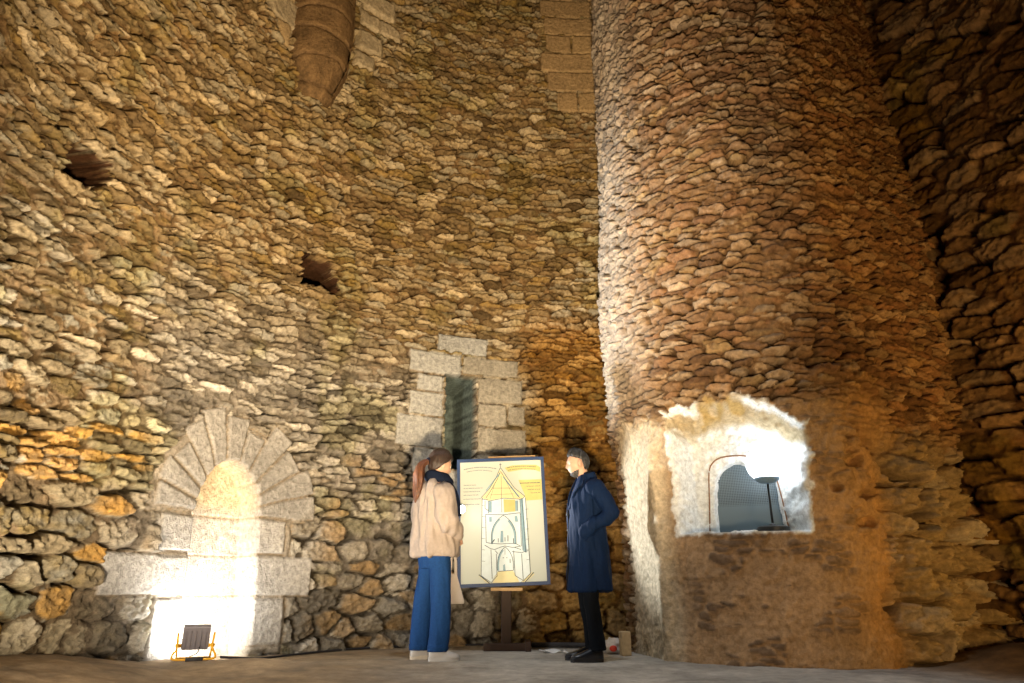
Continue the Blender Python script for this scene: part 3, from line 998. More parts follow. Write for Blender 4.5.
def build_board():
    root = empty('information_board', (-0.098, 6.985, 1.197))
    root.rotation_euler = Euler((math.radians(-4.0), math.radians(-2.1), 0), 'XYZ')
    tag(root, 'blue framed information board with a tower drawing propped on the easel', 'information board')
    w, h, f = BW / 2, BH / 2, 0.032
    fr = merge(box(-w, w, -0.012, 0.016, h - f, h), box(-w, w, -0.012, 0.016, -h, -h + f), box(-w, -w + f, -0.012, 0.016, -h + f, h - f), box(w - f, w, -0.012, 0.016, -h + f, h - f))
    add('frame', fr, M_BLUEFRAME, root, smooth=False)
    add('panel', box(-w + f, w - f, -0.004, 0.012, -h + f, h - f), M_PANEL, root, smooth=False)
    y1, y2, y3 = -0.0055, -0.0068, -0.0080
    # washes
    wash = merge(patch([(482, 501), (491, 497), (518, 497), (524, 499), (527, 575), (517, 584), (512, 577), (511, 572), (497, 573), (494, 577), (490, 584), (481, 577)], y1))
    add('tower_wash', wash, M_WASH, root, smooth=False)
    add('roof_wash', patch([(481.5, 500), (489, 492), (495, 482), (500, 470), (506, 479), (513, 490), (524, 499), (519, 502), (503, 500), (488, 503)], y2), M_SAND, root, smooth=False)
    ol = merge(patch([(503, 501.5), (514.5, 502), (514.5, 514), (503.5, 515)], y2), patch([(504.5, 468.5), (512, 466), (522, 465.2), (536, 465.5), (540, 468), (540, 473), (535, 471), (522, 470.5), (508, 473)], y2), patch([(518, 481.5), (541, 480.8), (541, 502), (524.5, 503), (524, 497)], y2))
    add('caption_scroll', ol, M_OLIVE, root, smooth=False)
    gr = merge(patch([(497, 573), (511, 572), (517, 583), (492, 584)], y2), patch([(479, 577), (481, 576.5), (490, 584), (488, 585)], y2), patch([(529.5, 573.5), (531, 576), (522, 584), (519, 583)], y2))
    add('ground_wash', gr, M_SAND, root, smooth=False)
    sh = [patch([(489, 503.5), (491.5, 503.5), (491.5, 515), (488.5, 515)], y2), patch([(514.5, 503), (517, 503), (517, 513), (514.5, 514)], y2),
          patch([(519, 502), (522, 500), (524.5, 555), (520.5, 553)], y2), patch([(500, 533.5), (502.2, 533.5), (502.5, 545), (499.5, 545)], y3), patch([(501.8, 567), (503.6, 566), (504.2, 573), (501.8, 572)], y3),
          patch([(489, 519.5), (491.5, 519.5), (491.5, 524.5), (489, 524.5)], y3), patch([(513.5, 519), (516, 518.5), (517, 524.5), (514, 524.5)], y3)]
    ia = arc_pts(491, 514.5, 518, 546)
    sh += [ribbon([(x + 0.7, y + 0.7) for x, y in ia[:13]], 0.013, y3), ribbon([(x - 0.9, y + 0.7) for x, y in ia[19:]], 0.018, y3)]
    ib = arc_pts(496.5, 511.5, 549.5, 572)
    sh += [ribbon([(x + 0.8, y + 0.4) for x, y in ib[:13]], 0.016, y3)]
    sh += [ribbon([(486, 492.5), (500, 474)], 0.012, y3), ribbon([(503, 478), (518, 499)], 0.015, y3)]
    add('drawing_shading', merge(*sh), M_SHADE, root, smooth=False)
    L = []
    lw = 0.0055

    def ln(*p, w=lw):
        L.append(ribbon(p, w, -0.0088))
    ln((500.3, 463.5), (500.3, 469.5)); ln((499.2, 465.3), (501.6, 465.1))
    ln((500, 469), (496, 479), (489, 491), (481.5, 499.5)); ln((501, 469), (507, 479), (514, 490), (524, 498.5))
    ln((500.5, 472), (497, 481), (491, 492), (486, 500)); ln((501, 473), (506, 482), (512, 491), (519, 500.5))
    ln((481.5, 499.5), (483, 501.5), (488, 502)); ln((524, 498.5), (522.5, 500.5), (518, 502)); ln((488, 503.5), (503, 500.5), (518, 501.5))
    ln((501, 477), (501.2, 515), w=0.004); ln((492, 490), (512, 490), w=0.004); ln((490, 497), (513, 496), w=0.003); ln((495, 484), (490, 501), w=0.003); ln((506, 483), (513, 500), w=0.003)
    ln((482.2, 501), (481.2, 577)); ln((524.6, 500), (527.5, 575)); ln((521, 501), (523.5, 555)); ln((519, 502), (519.5, 514), (521, 552), w=0.004)
    ln((485, 503), (485, 511), (488, 513)); ln((488.5, 503), (488.3, 516)); ln((485.5, 517), (502, 517.5), (519, 515.5)); ln((485.5, 517), (486, 545)); ln((519, 516), (519.5, 549))
    ln(*ia); ln((486, 545), (491, 546), (500, 546.5), (514, 546), (519, 549)); ln((516.8, 503), (516.8, 514), w=0.004)
    ln((484.5, 547.5), (490, 551), (494, 552), (500, 549.5), (504, 548.5), (511, 550), (518, 549)); ln((490.5, 552), (491.5, 580)); ln((495.5, 556), (496, 577)); ln(*ib)
    ln((512, 553), (513, 577)); ln((519.5, 556), (520.5, 581)); ln((494.5, 553), (497, 556)); ln((510.5, 554), (519.5, 555), (526, 553)); ln((513, 550), (519, 552))
    ln((481.2, 577), (490.5, 583.5), (496.5, 577)); ln((513, 577), (521, 582), (527.5, 575)); ln((497, 573), (511.5, 572)); ln((479, 576), (489, 584), w=0.009); ln((530.5, 574), (522, 583.5), w=0.009)
    ln((503.8, 551), (503.8, 557), w=0.004); ln((497.5, 541), (497.5, 545), w=0.006); ln((506.8, 538), (506.8, 544), w=0.007); ln((504, 540), (504, 544), w=0.006); ln((512, 541), (512, 546), w=0.008)
    ln((501.5, 560), (502.8, 560), w=0.006); ln((505, 560), (506, 560), w=0.006); ln((508.5, 561), (508.5, 565), w=0.006); ln((494, 542), (491, 546), w=0.01)
    for k in range(6):
        ln((482, 508 + 11 * k), (485, 508.3 + 11 * k), w=0.003); ln((524, 512 + 10 * k), (527, 511.7 + 10 * k), w=0.003)
    add('tower_drawing', merge(*L), M_INK, root, smooth=False)
    # the small handwritten captions, too small to read in the photograph: short pen strokes
    rng = random.Random(4)

    def words(x0, x1, y, bend=0.0, w=0.0042, slope=-0.03):
        x = x0
        line = []
        while x < x1:
            e = min(x1, x + rng.uniform(1.0, 3.2))
            n = max(3, int((e - x) / 0.3))
            pts = []
            for i in range(n + 1):
                q = x + (e - x) * i / n
                t = (q - x0) / max(x1 - x0, 1)
                pts.append((q, y + slope * (q - x0) + bend * (t * (1 - t)) * -4 + (0.38 if i % 2 else -0.38)))
            line.append(ribbon(pts, w, -0.0090))
            x = e + rng.uniform(0.5, 0.9)
        add('caption_handwriting', merge(*line), M_INK, root, smooth=False)
    words(464, 496, 470.4, 2.0, 0.0055)
    words(467, 492, 473, 1.6)
    for y, x1 in ((487, 476), (490.3, 483), (493.8, 480), (497.4, 479), (501.5, 481), (507, 480)):
        words(464, x1, y)
    words(507, 536, 468.6, 1.2, 0.0055)
    words(508, 535, 471.2, 1.2)
    words(519.5, 539, 485, 0, 0.0065)
    for y, x0 in ((488.3, 526), (491.7, 527), (495.2, 530)):
        words(x0, 539, y)


build_board()


def build_easel():
    root = empty('easel', (-0.055, 7.13, 0.0))
    tag(root, 'dark brown wooden easel with one post holding the tower board', 'easel')
    add('post', box(-0.050, 0.050, -0.020, 0.055, 0.05, 1.80), M_WOOD, root, smooth=False, bevel=0.006)
    add('foot', box(-0.215, 0.225, -0.055, 0.045, 0.0, 0.068), M_WOOD, root, smooth=False, bevel=0.006)
    add('foot', box(0.18, 0.235, -0.12, 0.30, 0.0, 0.085), M_WOOD, root, smooth=False, bevel=0.006)
    add('brace', xform(box(-0.02, 0.02, -0.015, 0.015, 0, 0.9), Matrix.Translation((0, 0.32, 0.02)) @ Euler((math.radians(18), 0, 0)).to_matrix().to_4x4()), M_WOOD, root, smooth=False)
    add('tray', box(-0.145, 0.155, -0.235, 0.03, 0.535, 0.565), M_PALEWOOD, root, smooth=False, bevel=0.004)
    add('top_clamp', xform(box(-0.125, 0.36, -0.045, 0.02, 1.795, 1.852), Euler((0, math.radians(-2.0), 0)).to_matrix().to_4x4()), M_PALEWOOD, root, smooth=False, bevel=0.004)


build_easel()


def build_clip_lamp():
    root = empty('clip_lamp', (-0.572, 6.93, 1.285), 0.0)
    tag(root, "small bright white light clipped to the board's left edge by the woman", 'lamp')
    add('clip', box(-0.022, 0.022, -0.012, 0.055, -0.02, 0.02), M_BLACK, root, smooth=False, bevel=0.004)
    add('arm', tube([(-0.01, 0.0, 0.01), (0.005, -0.06, 0.03), (0.052, -0.095, 0.012)], 0.006, 10, sub=4), M_BLACK, root)
    M = Matrix.Translation((0.078, -0.115, 0.0)) @ Vector((0.75, -0.55, -0.1)).to_track_quat('Z', 'Y').to_matrix().to_4x4()
    prof = [(0.012, -0.03), (0.030, -0.02), (0.040, 0.0), (0.042, 0.012)]
    add('lamp_head', xform(tube([(0, 0, z) for r, z in prof], [r for r, z in prof], 24), M), M_BLACK, root)
    add('bulb', xform(ball((0, 0, 0.012), (0.037, 0.037, 0.02), 24, 12), M), emit_mat('bulb_glow', (.90, .96, 1.0), 90.0), root)
    lamp('clip_lamp_beam', 'SPOT', (-0.42, 6.76, 1.285), (1.05, 6.25, 1.25), (0.92, 0.97, 1.0), 190, 0.04, 62, 0.7)


build_clip_lamp()


# ------------------------------------------------------------------ small things on the floor
def build_floor_things():
    P = [(-2.22, 5.72), (-2.05, 6.10), (-1.88, 6.58), (-1.48, 7.22), (-0.80, 7.62), (-0.30, 7.72), (0.29, 7.62), (0.62, 7.70), (0.90, 7.72), (1.08, 7.50)]
    o = add('power_cable', tube([(x, y, float(floor_z(np.array(x), np.array(y))) + 0.014) for x, y in P], 0.009, 8, sub=10), M_RUBBER)
    tag(o, 'thin black cable lying along the foot of the rubble wall', 'cable')
    o = add('cable_sleeve', tube([(0.20, 7.42, 0.03), (0.42, 7.35, 0.035), (0.62, 7.40, 0.03), (0.86, 7.36, 0.03), (1.0, 7.25, 0.03)], 0.026, 10, sub=8), M_RUBBER)
    tag(o, 'thick black hose lying on the floor behind the man', 'hose')
    rng = random.Random(9)
    for i, (x, y, rz, w, h, lab) in enumerate([(0.36, 6.92, 0.3, 0.19, 0.15, 'white paper sheet lying on the floor between easel and man'),
                                               (0.56, 6.76, -0.25, 0.18, 0.14, "white paper sheet on the floor beside the man's shoes")]):
        n = 9
        V, F = [], []
        for a in range(n):
            for b in range(n):
                u, v = a / (n - 1) - .5, b / (n - 1) - .5
                V.append(Vector((u * w, v * h, 0.012 + 0.022 * abs(u) * (1 + math.sin(5 * v + i)) + 0.012 * math.sin(7 * u + 3 * v))))
        for a in range(n - 1):
            for b in range(n - 1):
                F.append((a * n + b, (a + 1) * n + b, (a + 1) * n + b + 1, a * n + b + 1))
        o = add('paper_sheet', (V, F), M_PAPER)
        sd = o.modifiers.new('t', 'SOLIDIFY'); sd.thickness = 0.0015
        o.location = (x, y, 0.0); o.rotation_euler = (0, 0, rz)
        tag(o, lab, 'paper')
    # crumpled clear-white bag with something red in it
    root = empty('plastic_bag', (0.93, 6.80, 0.0))
    tag(root, "crumpled white plastic bag on the floor behind the man's heels", 'bag')
    v, f = ball((0, 0, 0.062), (0.11, 0.085, 0.062), 40, 24)
    v = [p + (p - Vector((0, 0, 0.05))).normalized() * float(0.05 * fbm(np.array(p.x * 16 + 3), np.array(p.z * 18 + p.y * 15), 510, 3)) for p in v]
    v = [Vector((p.x, p.y, max(p.z, 0.004))) for p in v]
    add('bag_film', (v, f), plain_mat('bag_film', (.62, .60, .58), 0.35, var=0.2, scale=60), root, auto=0.5)
    add('red_label', xform(ball((0, 0, 0), (0.034, 0.012, 0.026), 20, 12), Matrix.Translation((-0.02, -0.086, 0.05))), plain_mat('red_plastic', (.75, .07, .04), 0.4), root)
    add('knot', tube([(0.06, -0.02, 0.09), (0.10, -0.03, 0.12), (0.13, -0.02, 0.10)], [0.02, 0.012, 0.022], 10, sub=4), plain_mat('bag_knot', (.6, .58, .56), 0.4), root)
    v, f = box(-0.045, 0.045, -0.04, 0.04, 0, 0.20)
    o = add('stone_block', (v, f), plain_mat('pale_block', (.46, .36, .22), 0.9, var=0.3, scale=30, bump=0.6), smooth=False, bevel=0.01)
    o.location = (1.0, 6.60, 0.0); o.rotation_euler = (0, 0, 0.2)
    tag(o, 'small pale upright block standing against the foot of the turret', 'block')


build_floor_things()


# ------------------------------------------------------------------ people
def head_grid(nu=64, nv=48, grow=0.0):
    V = np.zeros((nv + 1, nu, 3))
    for i in range(nv + 1):
        ph = math.pi * i / nv
        for k in range(nu):
            th = 2 * math.pi * k / nu
            V[i, k] = (math.sin(ph) * math.cos(th), math.sin(ph) * math.sin(th), -math.cos(ph))
    D = V.copy()
    x, y, z = D[..., 0].copy(), D[..., 1].copy(), D[..., 2].copy()
    X, Y, Z = x * 0.076, y * 0.097, z * 0.120
    t = np.clip(-z, 0, 1)
    X = X * (1 - 0.34 * t ** 1.6)
    Y = np.where(y < 0, Y * (1 - 0.50 * t ** 1.2), Y * (1 - 0.06 * t))
    Y = np.where(y > 0, Y * 0.96 + 0.010 * np.clip(y, 0, 1) * t, Y)
    fr = np.clip(y, 0, 1) ** 2

    def g(cx, cz, sx, sz):
        return np.exp(-((X - cx) / sx) ** 2 - ((Z - cz) / sz) ** 2) * (y > 0)
    Y = Y + 0.016 * g(0, -0.020, 0.011, 0.020) + 0.010 * g(0, -0.030, 0.016, 0.010) + 0.006 * g(0, 0.0, 0.009, 0.02)
    Y = Y + 0.005 * g(0, 0.028, 0.05, 0.010) - 0.010 * g(0.031, 0.006, 0.016, 0.012) - 0.010 * g(-0.031, 0.006, 0.016, 0.012)
    Y = Y + 0.006 * g(0, -0.058, 0.020, 0.007) + 0.005 * g(0, -0.070, 0.017, 0.006) - 0.003 * g(0, -0.064, 0.022, 0.003) + 0.009 * g(0, -0.100, 0.022, 0.014)
    X = X + np.sign(X) * 0.004 * (g(0.045, -0.02, 0.02, 0.02) + g(-0.045, -0.02, 0.02, 0.02))
    P = np.stack([X, Y, Z], -1)
    if grow is not None:
        P = P + D * grow
    return P, D


def grid_faces(nv, nu):
    return [(i * nu + k, i * nu + (k + 1) % nu, (i + 1) * nu + (k + 1) % nu, (i + 1) * nu + k) for i in range(nv) for k in range(nu)]


def head_part(M):
    P, D = head_grid()
    nv, nu = P.shape[0] - 1, P.shape[1]
    return [M @ Vector(p) for p in P.reshape(-1, 3)], grid_faces(nv, nu)


def ear_part(M, s):
    E = Matrix.Translation((s * 0.079, -0.010, -0.008)) @ Euler((0.15, 0, s * -0.45)).to_matrix().to_4x4()
    v, f = ball((0, 0, 0), (0.012, 0.021, 0.035), 20, 14)
    v2, f2 = ball((0.004 * s, 0.002, 0.004), (0.009, 0.022, 0.018), 16, 10)
    return xform(merge((v, f), (v2, f2)), M @ E)


def hair_shell(name, M, mat, parent, keep, thick, seed, noise=0.006, extra=None):
    """a fitted layer of hair over the head where keep(p) > 0"""
    P, D = head_grid(96, 72)
    nv, nu = P.shape[0] - 1, P.shape[1]
    K = np.array([[keep(P[i, k]) for k in range(nu)] for i in range(nv + 1)])
    a = np.arctan2(D[..., 1], D[..., 0])
    n = fbm(a * 9, D[..., 2] * 3, seed, 3)
    if extra is not None: thick = thick * extra(P)
    tt = thick * np.clip(K / 0.012, 0, 1) ** 0.5 + noise * n * (K > 0)
    tt = np.where(K > 0, tt, -0.006)
    Q = P + D * tt[..., None]
    F = []
    flat = K.reshape(-1)
    for q in grid_faces(nv, nu):
        if max(flat[i] for i in q) > 0:
            F.append(q)
    return add(name, ([M @ Vector(p) for p in Q.reshape(-1, 3)], F), mat, parent)


def hand_parts(w, d, up, curl, size=1.0, thumb=1):
    """palm, four unequal bent fingers and a thumb; w wrist, d palm direction, up back-of-hand normal"""
    d = Vector(d).normalized()
    up = Vector(up); up = (up - d * up.dot(d)).normalized()
    s = d.cross(up).normalized() * thumb
    w = Vector(w)
    out = []
    # palm: flattened loft
    pp = [w - d * 0.02, w + d * 0.01, w + d * 0.045, w + d * 0.082]
    V, F = [], []
    n = 14
    for i, p in enumerate(pp):
        a, b = [(0.026, 0.019), (0.029, 0.017), (0.041, 0.016), (0.039, 0.012)][i]
        for k in range(n):
            t = 2 * math.pi * k / n
            V.append(p + s * (a * size * math.cos(t)) + up * (b * size * math.sin(t)))
    for i in range(3):
        for k in range(n):
            F.append((i * n + k, i * n + (k + 1) % n, (i + 1) * n + (k + 1) % n, (i + 1) * n + k))
    F += [tuple(reversed(range(n))), tuple(3 * n + k for k in range(n))]
    out.append((V, F))
    for j, (off, ln) in enumerate(((0.029, 0.070), (0.010, 0.079), (-0.010, 0.073), (-0.029, 0.056))):
        p = w + d * 0.076 * size + s * off * size
        a = 0.25
        pts, rad = [p - d * 0.012, p], [0.0095, 0.0098]
        for q, fr in enumerate((0.44, 0.31, 0.25)):
            a += curl * (0.75 + 0.1 * j)
            v = d * math.cos(a) - up * math.sin(a)
            p = p + v * ln * fr * size
            pts.append(p)
            rad.append(0.0090 - 0.0009 * q)
        out.append(tube(pts, [r * size for r in rad], 10, sub=3))
    p = w + d * 0.022 * size + s * 0.026 * size
    pts, rad = [p - s * 0.012, p], [0.013, 0.012]
    for q, (ln, a) in enumerate(((0.034, 0.55), (0.028, 0.30), (0.022, 0.12))):
        v = d * math.cos(a) + s * math.sin(a) * 1.0 - up * (0.25 + 0.25 * q)
        p = p + v.normalized() * ln * size
        pts.append(p)
        rad.append(0.0108 - 0.0012 * q)
    out.append(tube(pts, [r * size for r in rad], 10, sub=3))
    return out


def eyes(M, parent):
    for s in (-1, 1):
        v, f = ball((0, 0, 0), 0.0115, 20, 14)
        o = add('eye', xform((v, f), M @ Matrix.Translation((s * 0.031, 0.075, 0.005))), M_EYE, parent)
        o.data.materials.append(M_IRIS)
        c = M @ Vector((s * 0.031, 0.0865, 0.005))
        for p in o.data.polygons:
            if (p.center - c).length < 0.0062: p.material_index = 1


def shoe(name, M, parent, upper, sole, heel=0.03, length=0.27, boot=False):
    """upper and sole of a shoe; toe towards +y, heel at the origin"""
    def ring(y, w, h, z0):
        pts = []
        for k in range(20):
            a = 2 * math.pi * k / 20
            c, s_ = math.cos(a), math.sin(a)
            pts.append(Vector((w * c, y, z0 + (h * s_ if s_ > 0 else 0.012 * s_))))
        return pts
    st = [(-0.055, 0.024, 0.070, 0.03), (-0.04, 0.034, 0.085, 0.03), (0.0, 0.037, 0.090, 0.03), (0.05, 0.038, 0.074, 0.03), (0.10, 0.043, 0.056, 0.028), (0.15, 0.047, 0.042, 0.026), (0.185, 0.042, 0.034, 0.026), (0.205, 0.028, 0.022, 0.028), (0.213, 0.010, 0.010, 0.030)]
    k = length / 0.27
    V = []
    for y, w, h, z0 in st: V += ring(y * k, w, h, z0)
    n = 20
    F = []
    for i in range(len(st) - 1):
        for q in range(n):
            F.append((i * n + q, i * n + (q + 1) % n, (i + 1) * n + (q + 1) % n, (i + 1) * n + q))
    F += [tuple(reversed(range(n))), tuple((len(st) - 1) * n + q for q in range(n))]
    o = add(name, xform((V, F), M), upper, parent)
    # sole
    out = []
    for i in range(28):
        a = 2 * math.pi * i / 28
        y = 0.079 + 0.140 * math.sin(a)
        w = (0.048 if y > 0.07 else 0.040) * (abs(math.cos(a)) ** 0.7) * (1 if math.cos(a) > 0 else -1)
        out.append((w, y * k))
    V = [Vector((x, y, 0.0)) for x, y in out] + [Vector((x, y, 0.032)) for x, y in out]
    m = len(out)
    F = [(i, (i + 1) % m, m + (i + 1) % m, m + i) for i in range(m)] + [tuple(reversed(range(m))), tuple(range(m, 2 * m))]
    add('sole', xform((V, F), M), sole, o, auto=0.6)
    return o


def cloth_post(seed, amp, kx=14, kz=5):
    def f(co, no):
        a = np.arctan2(co[:, 1], co[:, 0])
        n = fbm(a * kx * 0.25 + co[:, 2] * 3.0, co[:, 2] * kz * 0.8, seed, 2) + 0.5 * fbm(co[:, 0] * 22 + co[:, 1] * 22, co[:, 2] * 9, seed + 3, 2)
        return co + no * (amp * (n + 0.22))[:, None]
    return f


def at(M, part):
    return xform(part, M)


# ---- the man
def build_man():
    root = empty('person', (0.655, 6.12, 0.0), math.radians(99))
    tag(root, 'person with grey hair and beard in a long navy coat, hand in pocket', 'person')
    H = Matrix.Translation((0, 0.072, 1.602)) @ Euler((math.radians(-6), 0, math.radians(-6))).to_matrix().to_4x4() @ Matrix.Scale(0.98, 4)
    parts = [head_part(H), ear_part(H, 1), ear_part(H, -1)]
    parts.append(tube([(0, -0.035, 1.36), (0, -0.005, 1.43), (0, 0.028, 1.50), (0, 0.045, 1.56)], [(0.055, 0.055), (0.052, 0.056), (0.053, 0.058), (0.054, 0.058)], 20, sub=3))
    parts.append(zloft([(0, 0.0, 0.80, .15, .10), (0, 0, 0.92, .17, .115), (0, .01, 1.05, .155, .105), (0, 0.0, 1.22, .175, .115), (0, -.02, 1.34, .170, .09), (0, -.03, 1.41, .10, .06)], 28))
    for s in (-1, 1):
        sh, el, wr = (s * 0.185, -0.02, 1.385), (s * 0.250, -0.135, 1.175), (s * 0.185, 0.030, 1.035)
        parts.append(tube([sh, el, wr], [0.044, 0.033, 0.024], 16, sub=6))
        parts += hand_parts(wr, (-s * 0.45, 0.30, -0.85), (s * 0.9, 0.1, -0.4), 0.35, 0.95, thumb=1 if s < 0 else -1)
        parts.append(tube([(s * 0.08, 0, 0.90), (s * 0.080, 0.012, 0.48), (s * 0.078, -0.03, 0.09)], [0.075, 0.045, 0.034], 16, sub=6))
        parts.append(tube([(s * 0.078, -0.035, 0.065), (s * 0.080, 0.05, 0.040), (s * 0.085, 0.13, 0.034)], [0.026, 0.024, 0.016], 12, sub=3))
    fuse('body', parts, M_SKIN, root, 0.0055, 3)
    eyes(H, root)

    def keep(p):
        x, y, z = p
        line = 0.066 if y > 0.06 else (0.066 - (0.06 - y) * 0.45 if y > -0.030 else (0.026 - (-0.030 - y) * 5.0))
        return z - max(line, -0.070)
    hr = hair_shell('hair', H, M_HAIRM, root, keep, 0.014, 611, 0.016, lambda P: 1 + 1.1 * sst(0.05, 0.10, P[..., 2]) * sst(-0.06, 0.05, P[..., 1]))

    def kb(p):
        x, y, z = p
        if y < 0.0: return -1
        if abs(x) < 0.020 and -0.068 < z < -0.056: return -1
        return min(-0.078 + 0.35 * max(0, 0.07 - y) - z, y - 0.002)
    hair_shell('beard', H, M_TEMPLE, root, kb, 0.006, 613, 0.005)
    # coat: one cloth skin with sleeves, standing collar and flared skirt

    def fold(a, t):
        return (0.045 * math.sin(a * 7 + 1.0) + 0.030 * math.sin(a * 11 + 2.3)) * max(0, 0.75 - t) * 1.3
    torso = zloft([(0, 0.0, 0.535, .225, .185), (0, 0.0, 0.56, .226, .186), (0, 0.0, 0.75, .205, .168), (0, 0.0, 0.98, .195, .155), (0, 0.005, 1.12, .190, .148), (0, -0.005, 1.26, .205, .150), (0, -0.02, 1.36, .205, .128), (0, -0.03, 1.425, .150, .095), (0, -0.022, 1.455, .09, .085), (0, -0.015, 1.475, .078, .080)], 56, fold)
    cp = [torso]
    for s in (-1, 1):
        cp.append(tube([(s * 0.150, -0.025, 1.385), (s * 0.205, -0.045, 1.345), (s * 0.250, -0.130, 1.190), (s * 0.252, -0.128, 1.140), (s * 0.215, -0.02, 1.070), (s * 0.180, 0.045, 1.02), (s * 0.150, 0.07, 0.975)], [0.075, 0.078, 0.068, 0.066, 0.058, 0.054, 0.048], 20, sub=6,
                       fold=lambda a, t: 0.05 * math.sin(t * 38 + 2 * math.sin(a)) * math.exp(-((t - 0.55) / 0.25) ** 2)))
    cp.append(tube([(0, -0.03, 1.43), (0, -0.02, 1.47), (0, -0.008, 1.515)], [(0.080, 0.092), (0.074, 0.084), (0.070, 0.078)], 28, sub=3))
    coat = fuse('coat', cp, M_NAVY, root, 0.0075, 3, cloth_post(621, 0.020))
    # front edges, lapels and the slanting pocket flap
    for s in (-1, 1):
        P = [(s * 0.045, 0.070, 1.485), (s * 0.075, 0.112, 1.40), (s * 0.055, 0.150, 1.30), (s * 0.018, 0.168, 1.20)]
        V, F = [], []
        for i, p in enumerate(catmull(P, 6)):
            wv = 0.075 * math.sin(min(1, 0.25 + i / 14) * math.pi * 0.9) + 0.006
            p = Vector(p)
            V += [p + Vector((-0.2 * s * wv, 0.006, 0)), p + Vector((s * wv, -0.004 - 0.3 * wv, 0.010))]
        for i in range(len(V) // 2 - 1): F.append((2 * i, 2 * i + 1, 2 * i + 3, 2 * i + 2))
        o = add('lapel', (V, F), M_NAVY, coat)
        m = o.modifiers.new('t', 'SOLIDIFY'); m.thickness = 0.008
        add('pocket_welt', tube([(s * 0.205, 0.005, 1.03), (s * 0.192, 0.072, 0.93)], [(0.007, 0.014)] * 2, 10), M_NAVY, coat)
    add('front_edge', tube([(0.016, 0.166, 1.20), (0.016, 0.162, 1.05), (0.014, 0.170, 0.85), (0.012, 0.182, 0.70), (0.01, 0.196, 0.545)], 0.008, 8, sub=5), M_DARK, coat)
    for k in range(3):
        add('button', tube([(0.034, 0.160 - 0.004 * k, 1.16 - 0.13 * k), (0.034, 0.176 - 0.004 * k, 1.16 - 0.13 * k)], 0.011, 14), M_BLACK, coat)
    add('shirt_collar', tube([(0, -0.002, 1.485), (0, 0.010, 1.522)], [(0.062, 0.068), (0.060, 0.064)], 28, sub=3), M_DARK, root)
    # trousers and shoes
    tp = [zloft([(0, 0, 0.60, .16, .11), (0, 0, 0.75, .17, .12), (0, 0, 0.92, .165, .115)], 28)]
    for s, dy in ((-1, 0.0), (1, -0.005)):
        tp.append(tube([(s * 0.080, 0.0, 0.80), (s * 0.080, 0.015 + dy * 0.5, 0.50), (s * 0.078, -0.008 + dy, 0.30), (s * 0.078, -0.03 + dy, 0.085)], [(0.085, 0.095), (0.066, 0.070), (0.062, 0.064), (0.066, 0.072)], 20, sub=8,
                       fold=lambda a, t: 0.045 * math.sin(t * 46 + 1.5 * math.sin(a)) * (math.exp(-((t - 1.0) / 0.18) ** 2) + 0.5 * math.exp(-((t - 0.5) / 0.15) ** 2))))
    fuse('trousers', tp, M_DARK, root, 0.007, 3, cloth_post(631, 0.006))
    shoe('shoe', Matrix.Translation((-0.078, -0.012, 0.0)) @ Euler((0, 0, 0.10)).to_matrix().to_4x4(), root, M_LEATHER, M_RUBBER)
    shoe('shoe', Matrix.Translation((0.078, -0.010, 0.0)) @ Euler((0, 0, -0.10)).to_matrix().to_4x4(), root, M_LEATHER, M_RUBBER)


build_man()


